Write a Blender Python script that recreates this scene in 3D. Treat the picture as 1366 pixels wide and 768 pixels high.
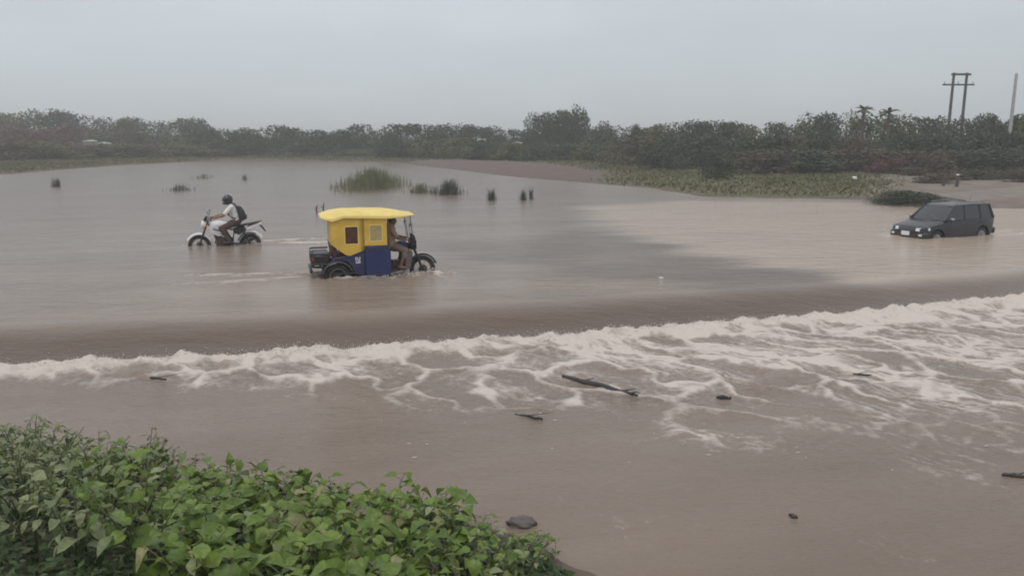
import bpy, bmesh, math, random
import numpy as np
from mathutils import Vector, Matrix, Euler, Quaternion

random.seed(7)
RNG = np.random.default_rng(11)
for o in list(bpy.data.objects):
    bpy.data.objects.remove(o)
SC = bpy.context.scene
COL = SC.collection
R = math.radians
PI = math.pi

# ------------------------------------------------------------------ camera
FPX, PITCH, CAMH = 1050.0, R(10.7), 3.0
cam_d = bpy.data.cameras.new('camera')
cam_d.sensor_width = 36.0
cam_d.lens = 36.0 * FPX / 1366.0
cam_d.clip_start = 0.05
cam_d.clip_end = 5000
cam = bpy.data.objects.new('camera', cam_d)
COL.objects.link(cam)
cam.location = (0, 0, CAMH)
cam.rotation_euler = (R(90) - PITCH, 0, 0)
SC.camera = cam

# ------------------------------------------------------------------ world: overcast sky
SUN_EL, SUN_ROT = 62.0, 205.0
w = bpy.data.worlds.new('World')
SC.world = w
w.use_nodes = True
nt = w.node_tree
nt.nodes.clear()
N = nt.nodes.new
L = nt.links.new
out = N('ShaderNodeOutputWorld')
sky = N('ShaderNodeTexSky')
sky.sky_type = 'NISHITA'
sky.sun_disc = False
sky.sun_elevation = R(SUN_EL)
sky.sun_rotation = R(SUN_ROT)
sky.air_density = 1.6
sky.dust_density = 4.0
bg1 = N('ShaderNodeBackground')
bg1.inputs[1].default_value = 0.07
L(sky.outputs[0], bg1.inputs[0])
tc = N('ShaderNodeTexCoord')
sep = N('ShaderNodeSeparateXYZ')
L(tc.outputs['Generated'], sep.inputs[0])
ramp = N('ShaderNodeValToRGB')
ramp.color_ramp.elements[0].position = 0.0
ramp.color_ramp.elements[0].color = (0.46, 0.50, 0.53, 1)
ramp.color_ramp.elements[1].position = 0.9
ramp.color_ramp.elements[1].color = (0.66, 0.68, 0.72, 1)
e = ramp.color_ramp.elements.new(0.10)
e.color = (0.478, 0.52, 0.555, 1)
e = ramp.color_ramp.elements.new(0.24)
e.color = (0.49, 0.53, 0.572, 1)
L(sep.outputs[2], ramp.inputs[0])
mp = N('ShaderNodeMapping')
mp.inputs['Scale'].default_value = (1.0, 1.0, 3.0)
L(tc.outputs['Generated'], mp.inputs[0])
nz = N('ShaderNodeTexNoise')
nz.inputs['Scale'].default_value = 1.7
nz.inputs['Detail'].default_value = 5
nz.inputs['Roughness'].default_value = 0.5
L(mp.outputs[0], nz.inputs[0])
mr = N('ShaderNodeMapRange')
mr.inputs[1].default_value = 0.3
mr.inputs[2].default_value = 0.7
mr.inputs[3].default_value = 0.88
mr.inputs[4].default_value = 1.10
L(nz.outputs[0], mr.inputs[0])
bg2 = N('ShaderNodeBackground')
L(ramp.outputs[0], bg2.inputs[0])
# cloud a little thinner on the left than on the right
mx_sky = N('ShaderNodeMapRange')
mx_sky.inputs[1].default_value = -0.7
mx_sky.inputs[2].default_value = 0.7
mx_sky.inputs[3].default_value = 1.05
mx_sky.inputs[4].default_value = 0.92
L(sep.outputs[0], mx_sky.inputs[0])
mm = N('ShaderNodeMath')
mm.operation = 'MULTIPLY'
L(mr.outputs[0], mm.inputs[0])
L(mx_sky.outputs[0], mm.inputs[1])
L(mm.outputs[0], bg2.inputs[1])
mix = N('ShaderNodeMixShader')
mix.inputs[0].default_value = 0.92
L(bg1.outputs[0], mix.inputs[1])
L(bg2.outputs[0], mix.inputs[2])
L(mix.outputs[0], out.inputs[0])

# ------------------------------------------------------------------ sun (veiled by cloud)
sl = bpy.data.lights.new('sun', 'SUN')
sl.energy = 0.7
sl.angle = R(25)
sl.color = (1.0, 0.96, 0.91)
so = bpy.data.objects.new('sun', sl)
COL.objects.link(so)
sd = Vector((math.sin(R(SUN_ROT)) * math.cos(R(SUN_EL)), math.cos(R(SUN_ROT)) * math.cos(R(SUN_EL)), math.sin(R(SUN_EL))))
so.rotation_euler = sd.to_track_quat('Z', 'Y').to_euler()

SC.view_settings.view_transform = 'Standard'
SC.view_settings.look = 'None'
SC.view_settings.exposure = 0.34
SC.view_settings.gamma = 1.0
SC.cycles.filter_width = 1.9
SC.cycles.max_bounces = 8
SC.cycles.volume_bounces = 1


# ================================================================== helpers
def survey(px, py, z=0.0):
    """world point on the level z seen at a photo pixel (used as a survey of where things stand)"""
    x = (px - 683) / FPX
    y = -(py - 384) / FPX
    d = (x, math.cos(PITCH) + y * math.sin(PITCH), -math.sin(PITCH) + y * math.cos(PITCH))
    k = (z - CAMH) / d[2]
    return (d[0] * k, d[1] * k, z)


def survey_y(px, py, Y):
    x = (px - 683) / FPX
    y = -(py - 384) / FPX
    d = (x, math.cos(PITCH) + y * math.sin(PITCH), -math.sin(PITCH) + y * math.cos(PITCH))
    k = Y / d[1]
    return (d[0] * k, Y, d[2] * k + CAMH)


_perm = {}


def perlin(x, y, seed=0):
    x = np.asarray(x, dtype=np.float64)
    y = np.asarray(y, dtype=np.float64)
    if seed not in _perm:
        r = np.random.default_rng(seed + 100)
        p = r.permutation(512)
        a = r.uniform(0, 2 * PI, 512)
        _perm[seed] = (p, np.cos(a), np.sin(a))
    p, gx, gy = _perm[seed]
    xi = np.floor(x).astype(np.int64)
    yi = np.floor(y).astype(np.int64)
    xf = x - xi
    yf = y - yi
    u = xf * xf * xf * (xf * (xf * 6 - 15) + 10)
    v = yf * yf * yf * (yf * (yf * 6 - 15) + 10)

    def g(ix, iy, fx, fy):
        h = p[(p[ix & 511] + iy) & 511]
        return gx[h] * fx + gy[h] * fy
    a = g(xi, yi, xf, yf)
    b = g(xi + 1, yi, xf - 1, yf)
    c = g(xi, yi + 1, xf, yf - 1)
    d = g(xi + 1, yi + 1, xf - 1, yf - 1)
    return ((a + u * (b - a)) + v * ((c + u * (d - c)) - (a + u * (b - a)))) * 1.45


def fbm(x, y, octv=4, seed=0, gain=0.5):
    s = 0
    a = 1.0
    t = 0
    for i in range(octv):
        s = s + a * perlin(x * 2 ** i + 17.3 * i, y * 2 ** i - 9.1 * i, seed + i)
        t += a
        a *= gain
    return s / t


def worley_edge(x, y, seed=0):
    """distance to the border between cells (F2 - F1)"""
    r = np.random.default_rng(seed + 900)
    jx, jy = r.uniform(0.05, 0.95, 4096), r.uniform(0.05, 0.95, 4096)
    xi, yi = np.floor(x).astype(np.int64), np.floor(y).astype(np.int64)
    f1 = np.full(x.shape, 9.0)
    f2 = np.full(x.shape, 9.0)
    for a in (-1, 0, 1):
        for b in (-1, 0, 1):
            h = ((xi + a) * 73 + (yi + b) * 971) & 4095
            d = np.hypot(xi + a + jx[h] - x, yi + b + jy[h] - y)
            f2 = np.where(d < f1, f1, np.minimum(f2, d))
            f1 = np.minimum(f1, d)
    return f2 - f1


def sstep(a, b, x):
    t = np.clip((x - a) / (b - a), 0, 1)
    return t * t * (3 - 2 * t)


def poly_sd(X, Y, poly):
    """signed distance to a polygon, negative inside"""
    P = np.array(poly, dtype=np.float64)
    d = np.full(X.shape, 1e18)
    inside = np.zeros(X.shape, bool)
    n = len(P)
    for i in range(n):
        a = P[i]
        b = P[(i + 1) % n]
        e0, e1 = b[0] - a[0], b[1] - a[1]
        wx, wy = X - a[0], Y - a[1]
        t = np.clip((wx * e0 + wy * e1) / (e0 * e0 + e1 * e1), 0, 1)
        dx, dy = wx - e0 * t, wy - e1 * t
        d = np.minimum(d, dx * dx + dy * dy)
        c1 = (a[1] > Y) != (b[1] > Y)
        with np.errstate(divide='ignore', invalid='ignore'):
            xx = a[0] + (Y - a[1]) / (b[1] - a[1] if b[1] != a[1] else 1e-9) * e0
        inside ^= c1 & (X < xx)
    d = np.sqrt(d)
    return np.where(inside, -d, d)


# ---- materials
def new_mat(name):
    m = bpy.data.materials.new(name)
    m.use_nodes = True
    return m, m.node_tree, m.node_tree.nodes['Principled BSDF']


def mat(name, c, rough=0.6, metal=0.0, var=0.12, scale=6.0, bump=0.0, bscale=40.0, spec=0.5, dirt=None, coat=0.0):
    """painted / cloth / metal surface: base colour with noise variation, optional mud stains and fine bump"""
    m, t, p = new_mat(name)
    n = t.nodes.new
    l = t.links.new
    co = n('ShaderNodeTexCoord')
    no = n('ShaderNodeTexNoise')
    no.inputs['Scale'].default_value = scale
    no.inputs['Detail'].default_value = 6
    l(co.outputs['Object'], no.inputs[0])
    rp = n('ShaderNodeValToRGB')
    rp.color_ramp.elements[0].position = 0.3
    rp.color_ramp.elements[1].position = 0.7
    rp.color_ramp.elements[0].color = tuple(max(0, v * (1 - var)) for v in c) + (1,)
    rp.color_ramp.elements[1].color = tuple(min(1, v * (1 + var)) for v in c) + (1,)
    l(no.outputs[0], rp.inputs[0])
    src = rp.outputs[0]
    if dirt:
        n2 = n('ShaderNodeTexNoise')
        n2.inputs['Scale'].default_value = 9
        n2.inputs['Detail'].default_value = 8
        n2.inputs['Roughness'].default_value = 0.7
        l(co.outputs['Object'], n2.inputs[0])
        r2 = n('ShaderNodeMapRange')
        r2.inputs[1].default_value = 0.45
        r2.inputs[2].default_value = 0.75
        r2.inputs[4].default_value = dirt
        l(n2.outputs[0], r2.inputs[0])
        mx = n('ShaderNodeMix')
        mx.data_type = 'RGBA'
        mx.inputs[7].default_value = (0.17, 0.13, 0.10, 1)
        l(r2.outputs[0], mx.inputs[0])
        l(src, mx.inputs[6])
        src = mx.outputs[2]
    l(src, p.inputs['Base Color'])
    p.inputs['Roughness'].default_value = rough
    p.inputs['Metallic'].default_value = metal
    p.inputs['Specular IOR Level'].default_value = spec
    p.inputs['Coat Weight'].default_value = coat
    if bump:
        n3 = n('ShaderNodeTexNoise')
        n3.inputs['Scale'].default_value = bscale
        n3.inputs['Detail'].default_value = 4
        l(co.outputs['Object'], n3.inputs[0])
        b = n('ShaderNodeBump')
        b.inputs['Strength'].default_value = bump
        b.inputs['Distance'].default_value = 0.02
        l(n3.outputs[0], b.inputs['Height'])
        l(b.outputs[0], p.inputs['Normal'])
    return m


def leaf_mat(name, c1, c2, c3, trans=0.25, rough=0.5, shade=None):
    """leaves: every leaf island takes its own tone between three greens; some light passes through"""
    m, t, p = new_mat(name)
    n = t.nodes.new
    l = t.links.new
    g = n('ShaderNodeNewGeometry')
    oi = n('ShaderNodeObjectInfo')
    ad = n('ShaderNodeMath')
    ad.operation = 'ADD'
    l(g.outputs['Random Per Island'], ad.inputs[0])
    l(oi.outputs['Random'], ad.inputs[1])
    fr = n('ShaderNodeMath')
    fr.operation = 'FRACT'
    l(ad.outputs[0], fr.inputs[0])
    rp = n('ShaderNodeValToRGB')
    rp.color_ramp.elements[0].color = tuple(c1) + (1,)
    rp.color_ramp.elements[1].color = tuple(c3) + (1,)
    e = rp.color_ramp.elements.new(0.5)
    e.color = tuple(c2) + (1,)
    l(fr.outputs[0], rp.inputs[0])
    co = n('ShaderNodeTexCoord')
    no = n('ShaderNodeTexNoise')
    no.inputs['Scale'].default_value = 26
    no.inputs['Detail'].default_value = 6
    no.inputs['Roughness'].default_value = 0.65
    l(co.outputs['Object'], no.inputs[0])
    mr = n('ShaderNodeMapRange')
    mr.inputs[1].default_value = 0.3
    mr.inputs[2].default_value = 0.7
    mr.inputs[3].default_value = 0.66
    mr.inputs[4].default_value = 1.32
    l(no.outputs[0], mr.inputs[0])
    mx = n('ShaderNodeMix')
    mx.data_type = 'RGBA'
    mx.blend_type = 'MULTIPLY'
    mx.inputs[0].default_value = 1
    l(rp.outputs[0], mx.inputs[6])
    l(mr.outputs[0], mx.inputs[7])
    l(mx.outputs[2], p.inputs['Base Color'])
    p.inputs['Roughness'].default_value = rough
    p.inputs['Specular IOR Level'].default_value = 0.4
    if trans:
        tr = n('ShaderNodeBsdfTranslucent')
        l(mx.outputs[2], tr.inputs[0])
        ms = n('ShaderNodeMixShader')
        ms.inputs[0].default_value = trans
        l(p.outputs[0], ms.inputs[1])
        l(tr.outputs[0], ms.inputs[2])
        l(ms.outputs[0], t.nodes['Material Output'].inputs[0])
    return m


# ---- mesh builder
class MB:
    def __init__(self):
        self.v = []
        self.f = []

    def add(self, vs, fs):
        b = len(self.v)
        self.v.extend([tuple(x) for x in vs])
        self.f.extend([tuple(i + b for i in f) for f in fs])
        return self

    def box(self, c, s, rot=None, taper=1.0):
        hx, hy, hz = s[0] / 2, s[1] / 2, s[2] / 2
        vs = []
        for z, k in ((-hz, 1.0), (hz, taper)):
            for x, y in ((-hx, -hy), (hx, -hy), (hx, hy), (-hx, hy)):
                p = Vector((x * k, y * k, z))
                if rot:
                    p.rotate(Euler(rot))
                vs.append(p + Vector(c))
        return self.add(vs, [(3, 2, 1, 0), (4, 5, 6, 7), (0, 1, 5, 4), (1, 2, 6, 5), (2, 3, 7, 6), (3, 0, 4, 7)])

    def tube(self, pts, r, n=8, caps=True):
        pts = [Vector(p) for p in pts]
        rs = r if isinstance(r, (list, tuple)) else [r] * len(pts)
        vs, fs = [], []
        up = None
        for i, p in enumerate(pts):
            a = pts[max(i - 1, 0)]
            b = pts[min(i + 1, len(pts) - 1)]
            d = (b - a)
            if d.length < 1e-9:
                d = Vector((0, 0, 1))
            d.normalize()
            if up is None:
                up = Vector((0, 0, 1)) if abs(d.z) < 0.9 else Vector((1, 0, 0))
            s = d.cross(up)
            if s.length < 1e-6:
                s = d.cross(Vector((1, 0, 0)))
            s.normalize()
            up = s.cross(d).normalized()
            for k in range(n):
                an = 2 * PI * k / n
                vs.append(p + (s * math.cos(an) + up * math.sin(an)) * rs[i])
        for i in range(len(pts) - 1):
            for k in range(n):
                k2 = (k + 1) % n
                fs.append((i * n + k, i * n + k2, (i + 1) * n + k2, (i + 1) * n + k))
        if caps:
            fs.append(tuple(range(n - 1, -1, -1)))
            fs.append(tuple((len(pts) - 1) * n + k for k in range(n)))
        return self.add(vs, fs)

    def torus(self, c, R_, r, n=28, m=8, ry=None, a0=0.0, a1=2 * PI):
        """ring in the x-z plane about the y axis"""
        ry = ry or r
        full = abs(a1 - a0 - 2 * PI) < 1e-6
        vs, fs = [], []
        cnt = n if full else n + 1
        for i in range(cnt):
            a = a0 + (a1 - a0) * i / n
            for k in range(m):
                b = 2 * PI * k / m
                rr = R_ + r * math.cos(b)
                vs.append((c[0] + rr * math.cos(a), c[1] + ry * math.sin(b), c[2] + rr * math.sin(a)))
        for i in range(n):
            j = (i + 1) % cnt
            for k in range(m):
                k2 = (k + 1) % m
                fs.append((i * m + k, i * m + k2, j * m + k2, j * m + k))
        if not full:
            fs.append(tuple(range(m)))
            fs.append(tuple(n * m + k for k in range(m - 1, -1, -1)))
        return self.add(vs, fs)

    def cyl(self, a, b, r, n=16, r2=None):
        return self.tube([a, b], [r, r2 if r2 is not None else r], n)

    def prism(self, poly, y0, y1):
        """polygon in x-z pulled along y"""
        n = len(poly)
        vs = [(x, y0, z) for x, z in poly] + [(x, y1, z) for x, z in poly]
        fs = [tuple(range(n)), tuple(range(2 * n - 1, n - 1, -1))]
        for i in range(n):
            j = (i + 1) % n
            fs.append((i, i + n, j + n, j))
        return self.add(vs, fs)

    def loft(self, rings, closed=True, caps=True):
        n = len(rings[0])
        vs = [p for r in rings for p in r]
        fs = []
        for i in range(len(rings) - 1):
            for k in range(n if closed else n - 1):
                k2 = (k + 1) % n
                fs.append((i * n + k, i * n + k2, (i + 1) * n + k2, (i + 1) * n + k))
        if caps and closed:
            fs.append(tuple(range(n - 1, -1, -1)))
            fs.append(tuple((len(rings) - 1) * n + k for k in range(n)))
        return self.add(vs, fs)

    def ell(self, c, r, n=14, m=9, rot=None):
        vs, fs = [], []
        for i in range(m + 1):
            th = PI * i / m
            for k in range(n):
                a = 2 * PI * k / n
                p = Vector((r[0] * math.sin(th) * math.cos(a), r[1] * math.sin(th) * math.sin(a), r[2] * math.cos(th)))
                if rot:
                    p.rotate(Euler(rot))
                vs.append(p + Vector(c))
        for i in range(m):
            for k in range(n):
                k2 = (k + 1) % n
                fs.append((i * n + k, (i + 1) * n + k, (i + 1) * n + k2, i * n + k2))
        return self.add(vs, fs)

    def cone(self, a, b, ra, rb, n=12):
        """round-ended tapered limb"""
        self.tube([a, b], [ra, rb], n)
        self.ell(a, (ra,) * 3, n, 8)
        self.ell(b, (rb,) * 3, n, 8)
        return self

    def mesh(self, name, m, bevel=0.0, smooth=38, seg=1, clean=True):
        me = bpy.data.meshes.new(name)
        me.from_pydata(self.v, [], self.f)
        if clean or bevel:
            bm = bmesh.new()
            bm.from_mesh(me)
            bmesh.ops.remove_doubles(bm, verts=bm.verts, dist=1e-5)
            bmesh.ops.recalc_face_normals(bm, faces=bm.faces)
            if bevel:
                es = [e for e in bm.edges if len(e.link_faces) == 2 and e.calc_face_angle(0) > R(28)]
                bmesh.ops.bevel(bm, geom=es, offset=bevel, segments=seg, affect='EDGES', clamp_overlap=True)
            bm.to_mesh(me)
            bm.free()
        if smooth:
            for p in me.polygons:
                p.use_smooth = True
            me.set_sharp_from_angle(angle=R(smooth))
        me.materials.append(m)
        return me

    def build(self, name, m, parent=None, bevel=0.0, smooth=38, seg=1, clean=True):
        return link(name, self.mesh(name, m, bevel, smooth, seg, clean), parent)


def link(name, me, parent=None):
    o = bpy.data.objects.new(name, me)
    COL.objects.link(o)
    if parent:
        o.parent = parent
    return o


def tag(o, label=None, cat=None, group=None, kind=None):
    if label:
        o['label'] = label
    if cat:
        o['category'] = cat
    if group:
        o['group'] = group
    if kind:
        o['kind'] = kind
    return o


def thing(name, label, cat, loc=(0, 0, 0), rz=0.0, group=None):
    o = bpy.data.objects.new(name, None)
    o.empty_display_size = 0.2
    COL.objects.link(o)
    o.location = loc
    o.rotation_euler = (0, 0, rz)
    return tag(o, label, cat, group)


def kids(o, idx):
    return idx.get(o.name, [])


def copy_tree(o, kidmap, parent=None):
    c = o.copy()
    COL.objects.link(c)
    if parent:
        c.parent = parent
    for ch in kidmap.get(o, ()):
        copy_tree(ch, kidmap, c)
    return c


def np_mesh(name, V, F4, m, smooth=True):
    """big quad mesh from arrays"""
    me = bpy.data.meshes.new(name)
    V = np.asarray(V, dtype=np.float32)
    F4 = np.asarray(F4, dtype=np.int32)
    k = F4.shape[1]
    me.vertices.add(len(V))
    me.vertices.foreach_set('co', V.ravel())
    me.loops.add(F4.size)
    me.loops.foreach_set('vertex_index', F4.ravel())
    me.polygons.add(len(F4))
    me.polygons.foreach_set('loop_start', np.arange(0, F4.size, k, dtype=np.int32))
    me.polygons.foreach_set('use_smooth', np.full(len(F4), smooth, dtype=bool))
    me.update(calc_edges=True)
    me.materials.append(m)
    return me


def grid_faces(nx, ny):
    i = np.arange(nx - 1)
    j = np.arange(ny - 1)
    J, I = np.meshgrid(j, i, indexing='ij')
    a = (J * nx + I).ravel()
    return np.stack([a, a + 1, a + nx + 1, a + nx], 1)


def remesh(name, mb, m, parent, voxel=0.012, smooth_it=4, factor=0.5):
    """melt overlapping limbs into ONE continuous surface"""
    me = bpy.data.meshes.new(name + '_raw')
    me.from_pydata(mb.v, [], mb.f)
    bm = bmesh.new()
    bm.from_mesh(me)
    bmesh.ops.recalc_face_normals(bm, faces=bm.faces)
    bm.to_mesh(me)
    bm.free()
    o = bpy.data.objects.new('raw', me)
    COL.objects.link(o)
    md = o.modifiers.new('r', 'REMESH')
    md.mode = 'VOXEL'
    md.voxel_size = voxel
    s = o.modifiers.new('s', 'SMOOTH')
    s.factor = factor
    s.iterations = smooth_it
    dg = bpy.context.evaluated_depsgraph_get()
    dg.update()
    res = bpy.data.meshes.new_from_object(o.evaluated_get(dg))
    bpy.data.objects.remove(o)
    bpy.data.meshes.remove(me)
    res.name = name
    res.materials.clear()
    res.materials.append(m)
    for p in res.polygons:
        p.use_smooth = True
    return link(name, res, parent)


# ================================================================== the ground sheet
LIP_A = R(12.4)
ES = (math.cos(LIP_A), math.sin(LIP_A))
ET = (math.sin(LIP_A), -math.cos(LIP_A))       # downstream, towards the camera
LIP_O = (0.0, 13.95)


def lip(s, t):
    return (LIP_O[0] + ES[0] * s + ET[0] * t, LIP_O[1] + ES[1] * s + ET[1] * t)


WATER_POLY = [(-400, 25), (-120, 47), (-60, 58), (-43.9, 69.7), (-45.2, 82.2), (-45.5, 94.2), (-42.5, 106.7), (-42.7, 118.5),
              (-28, 110), (-14.9, 103.3), (-6.4, 82.2), (-0.2, 65.5), (4.2, 57.3), (8.4, 50.1), (10.3, 42.1), (16.0, 40.5), (18.6, 39.8),
              (17.9, 38.0), (18.0, 36.0), (20.5, 35.2), (24, 34.2), (31, 31), (46, 27), (80, 22), (400, -20),
              (400, -200), (60, -120), (20, -40), (6, -8), (2.5, 0), (1.2, 4), (0.55, 5.5), (-0.12, 6.15), (-1.55, 6.5), (-3.6, 7.2),
              (-5.4, 7.7), (-9, 8.3), (-16, 7.5), (-40, 2), (-120, -20), (-400, -60)]


def land_height(X, Y):
    d = poly_sd(X, Y, WATER_POLY)
    near = (Y < 14) & (np.abs(X) < 200) & (X - Y * 3 < 40)
    wob = fbm(X * 0.35, Y * 0.35, 4, 3)
    dl = np.maximum(d, 0)
    zfar = 0.05 + 0.30 * (1 - np.exp(-dl / 2.5)) + 0.9 * (1 - np.exp(-dl / 60.0)) + 0.0012 * dl + 0.10 * wob * sstep(0, 4, dl)
    znear = -0.32 + 0.30 * dl + 0.05 * wob
    znear = np.where(znear > 1.30, 1.30 + (1 - np.exp(-(znear - 1.30))) * 0.3, znear)
    t = (X - LIP_O[0]) * ET[0] + (Y - LIP_O[1]) * ET[1]
    ford = sstep(-16, -13, t) * (1 - sstep(-0.6, 0.2, t))
    bed = -1.0 + ford * 0.70
    zl = np.where(near, znear, zfar)
    di = np.clip(-d, 0, None)
    edge = np.where(near, -0.32, 0.05)
    k = sstep(0, 2.2, di)
    return np.where(d > 0, zl, edge * (1 - k) + bed * k), d


def axis(segs):
    out = []
    for a, b, st in segs:
        n = max(1, int(round((b - a) / st)))
        out.extend(list(a + (b - a) * np.arange(n) / n))
    out.append(segs[-1][1])
    return np.array(out)


gx = axis([(-900, -600, 100), (-600, -150, 15), (-150, -60, 3), (-60, -12, 1.0), (-12, 8, 0.16), (8, 60, 1.0), (60, 150, 3), (150, 600, 15), (600, 900, 100)])
gy = axis([(-300, -60, 20), (-60, -6, 2), (-6, 10, 0.16), (10, 34, 1.0), (34, 120, 1.0), (120, 260, 4), (260, 800, 20), (800, 1100, 100)])
GX, GY = np.meshgrid(gx, gy)
GZ, GD = land_height(GX, GY)


def ground_z(x, y):
    z, d = land_height(np.array([float(x)]), np.array([float(y)]))
    return float(z[0])


# what grows or lies on the soil, stored per vertex: r = grass, g = sand, b = mud
grass = 0.72 + 0.5 * fbm(GX * 0.09, GY * 0.09, 4, 21)
sand_zone = [(18, 37), (20, 42), (23, 47), (27, 58), (70, 56), (70, 26), (30, 30), (22, 34)]
sand = 1 - sstep(-3, 4, poly_sd(GX, GY, sand_zone))
mud_zone = [(-12, 100), (-7, 83), (-0.4, 66), (4.5, 57), (7, 62), (4, 78), (-4, 100)]
mud = 1 - sstep(-2, 6, poly_sd(GX, GY, mud_zone))
mud = np.clip(mud + 0.7 * (1 - sstep(0.0, 0.6, GD)) * (GD > -0.5), 0, 1)
gm, t, p = new_mat('soil_and_turf')
n = t.nodes.new
l = t.links.new
va = n('ShaderNodeVertexColor')
va.layer_name = 'cover'
sp = n('ShaderNodeSeparateColor')
l(va.outputs[0], sp.inputs[0])
co = n('ShaderNodeTexCoord')
no = n('ShaderNodeTexNoise')
no.inputs['Scale'].default_value = 0.9
no.inputs['Detail'].default_value = 9
no.inputs['Roughness'].default_value = 0.65
l(co.outputs['Object'], no.inputs[0])


def rampnode(c1, c2):
    r_ = n('ShaderNodeValToRGB')
    r_.color_ramp.elements[0].position = 0.35
    r_.color_ramp.elements[1].position = 0.65
    r_.color_ramp.elements[0].color = c1 + (1,)
    r_.color_ramp.elements[1].color = c2 + (1,)
    l(no.outputs[0], r_.inputs[0])
    return r_.outputs[0]


def mixc(f, a, b):
    m_ = n('ShaderNodeMix')
    m_.data_type = 'RGBA'
    l(f, m_.inputs[0])
    l(a, m_.inputs[6])
    l(b, m_.inputs[7])
    return m_.outputs[2]


earth = rampnode((0.10, 0.08, 0.052), (0.15, 0.118, 0.08))
turf = rampnode((0.085, 0.085, 0.036), (0.135, 0.13, 0.058))
sandc = rampnode((0.15, 0.115, 0.088), (0.24, 0.19, 0.155))
mudc = rampnode((0.115, 0.078, 0.064), (0.155, 0.106, 0.088))
c = mixc(sp.outputs[0], earth, turf)
c = mixc(sp.outputs[2], c, mudc)
c = mixc(sp.outputs[1], c, sandc)
l(c, p.inputs['Base Color'])
p.inputs['Roughness'].default_value = 0.9
bp = n('ShaderNodeBump')
bp.inputs['Strength'].default_value = 0.5
bp.inputs['Distance'].default_value = 0.1
l(no.outputs[0], bp.inputs['Height'])
l(bp.outputs[0], p.inputs['Normal'])
gme = np_mesh('ground', np.stack([GX, GY, GZ], -1).reshape(-1, 3), grid_faces(len(gx), len(gy)), gm)
ca = gme.color_attributes.new('cover', 'FLOAT_COLOR', 'POINT')
ca.data.foreach_set('color', np.stack([np.clip(grass, 0, 1), np.clip(sand, 0, 1), np.clip(mud, 0, 1), np.ones_like(mud)], -1).astype(np.float32).ravel())
tag(link('ground', gme), kind='structure')

# ================================================================== the flood water, weir drop and foam
sa = axis([(-420, -60, 12), (-60, -16, 0.8), (-16, -12, 0.12), (-12, 14, 0.034), (14, 22, 0.12), (22, 60, 0.8), (60, 420, 12)])
ta = axis([(-330, -60, 6), (-60, -26, 0.4), (-26, -12, 0.12), (-12, -2.0, 0.06), (-2.0, 7.0, 0.032), (7.0, 10.5, 0.07), (10.5, 30, 1.0), (30, 220, 12)])
S, T = np.meshgrid(sa, ta)
# the crest of the submerged causeway is not quite straight
crest = 0.22 * perlin(S * 0.16, S * 0 + 3.3, 40) + 0.10 * perlin(S * 0.5, S * 0 + 7.7, 41)
curve = -0.0083 * np.clip(S, 0, 14) ** 2
TT = T - crest * sstep(40, 10, np.abs(S)) - curve
jag = 0.10 * fbm(S * 1.1, S * 0 + 1.7, 4, 43) + 0.05 * perlin(S * 4.1, S * 0 + 2.2, 48)
TJ = TT - 0.80 - jag                                  # distance past the toe of the slope
DROP = 0.33
slope = sstep(-0.85, 0.85, TT)
Z = -DROP * slope ** 1.3
# how far the white water reaches, growing from left to right
reach = np.interp(S, [-14, -8, -5, -3, -1, 1, 3, 5, 8, 12, 16], [0.85, 1.1, 1.8, 2.9, 4.0, 5.0, 5.8, 6.3, 6.5, 6.3, 6.2])
q = np.clip(TJ / reach, 0, 3)
# flow direction of the streaks (to the right and downstream)
fa = R(48)
U = S * math.cos(fa) + T * math.sin(fa)
Vv = -S * math.sin(fa) + T * math.cos(fa)
wu = 0.55 * fbm(S * 0.8, T * 0.8, 3, 60)
wv = 0.55 * fbm(S * 0.8 + 31, T * 0.8, 3, 64)
rid1 = 1 - np.abs(perlin((U + wu) * 0.50, (Vv + wv) * 1.25, 70)) * 1.6
rid2 = 1 - np.abs(perlin((U + wu) * 1.0 + 9, (Vv + wv) * 2.6, 71)) * 1.6
rid3 = 1 - np.abs(perlin(U * 2.2 + wu * 4, Vv * 7.0 + wv * 5, 72)) * 1.6
patch = fbm(U * 0.5, Vv * 0.9, 4, 75)
env = sstep(-0.02, 0.06, TJ) * (1 - sstep(0.55, 1.25, q + 0.25 * fbm(S * 0.6, T * 0.9, 3, 77)))
crestf = sstep(-0.05, 0.05, TJ) * (1 - sstep(0.22, 0.95, TJ + 0.45 * fbm(S * 1.6, T * 2.2, 3, 80)))
left = 1 - sstep(-7, -4, S)
crestf = np.clip(crestf * (1 + 0.25 * left), 0, 1)
fade = 1 - 0.45 * sstep(0.2, 1.0, q)
ang = np.interp(S, [-8, -2, 3, 8], [R(72), R(62), R(50), R(44)])
net_u = (S * math.cos(R(56)) + T * math.sin(R(56)) + 1.3 * wu)
net_v = (-S * math.sin(R(56)) + T * math.cos(R(56)) + 1.3 * wv)
rgt = sstep(-1.0, 5.0, S)
e1 = worley_edge(net_u * 0.62, net_v * (1.05 + 0.35 * rgt), 1)
e2 = worley_edge(net_u * 1.25 + 3, net_v * 2.3, 2)
e3 = worley_edge(net_u * 1.7 + 8, net_v * 5.2, 3)
wide = 0.20 + 0.10 * fbm(S * 1.4, T * 1.4, 2, 79)
net1 = (1 - sstep(0.0, 1.0, e1 / wide)) ** 1.2
net2 = (1 - sstep(0.0, 0.26, e2))
net3 = (1 - sstep(0.0, 0.30, e3))
brk = fbm(S * 0.9, T * 0.9, 3, 81)
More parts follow.
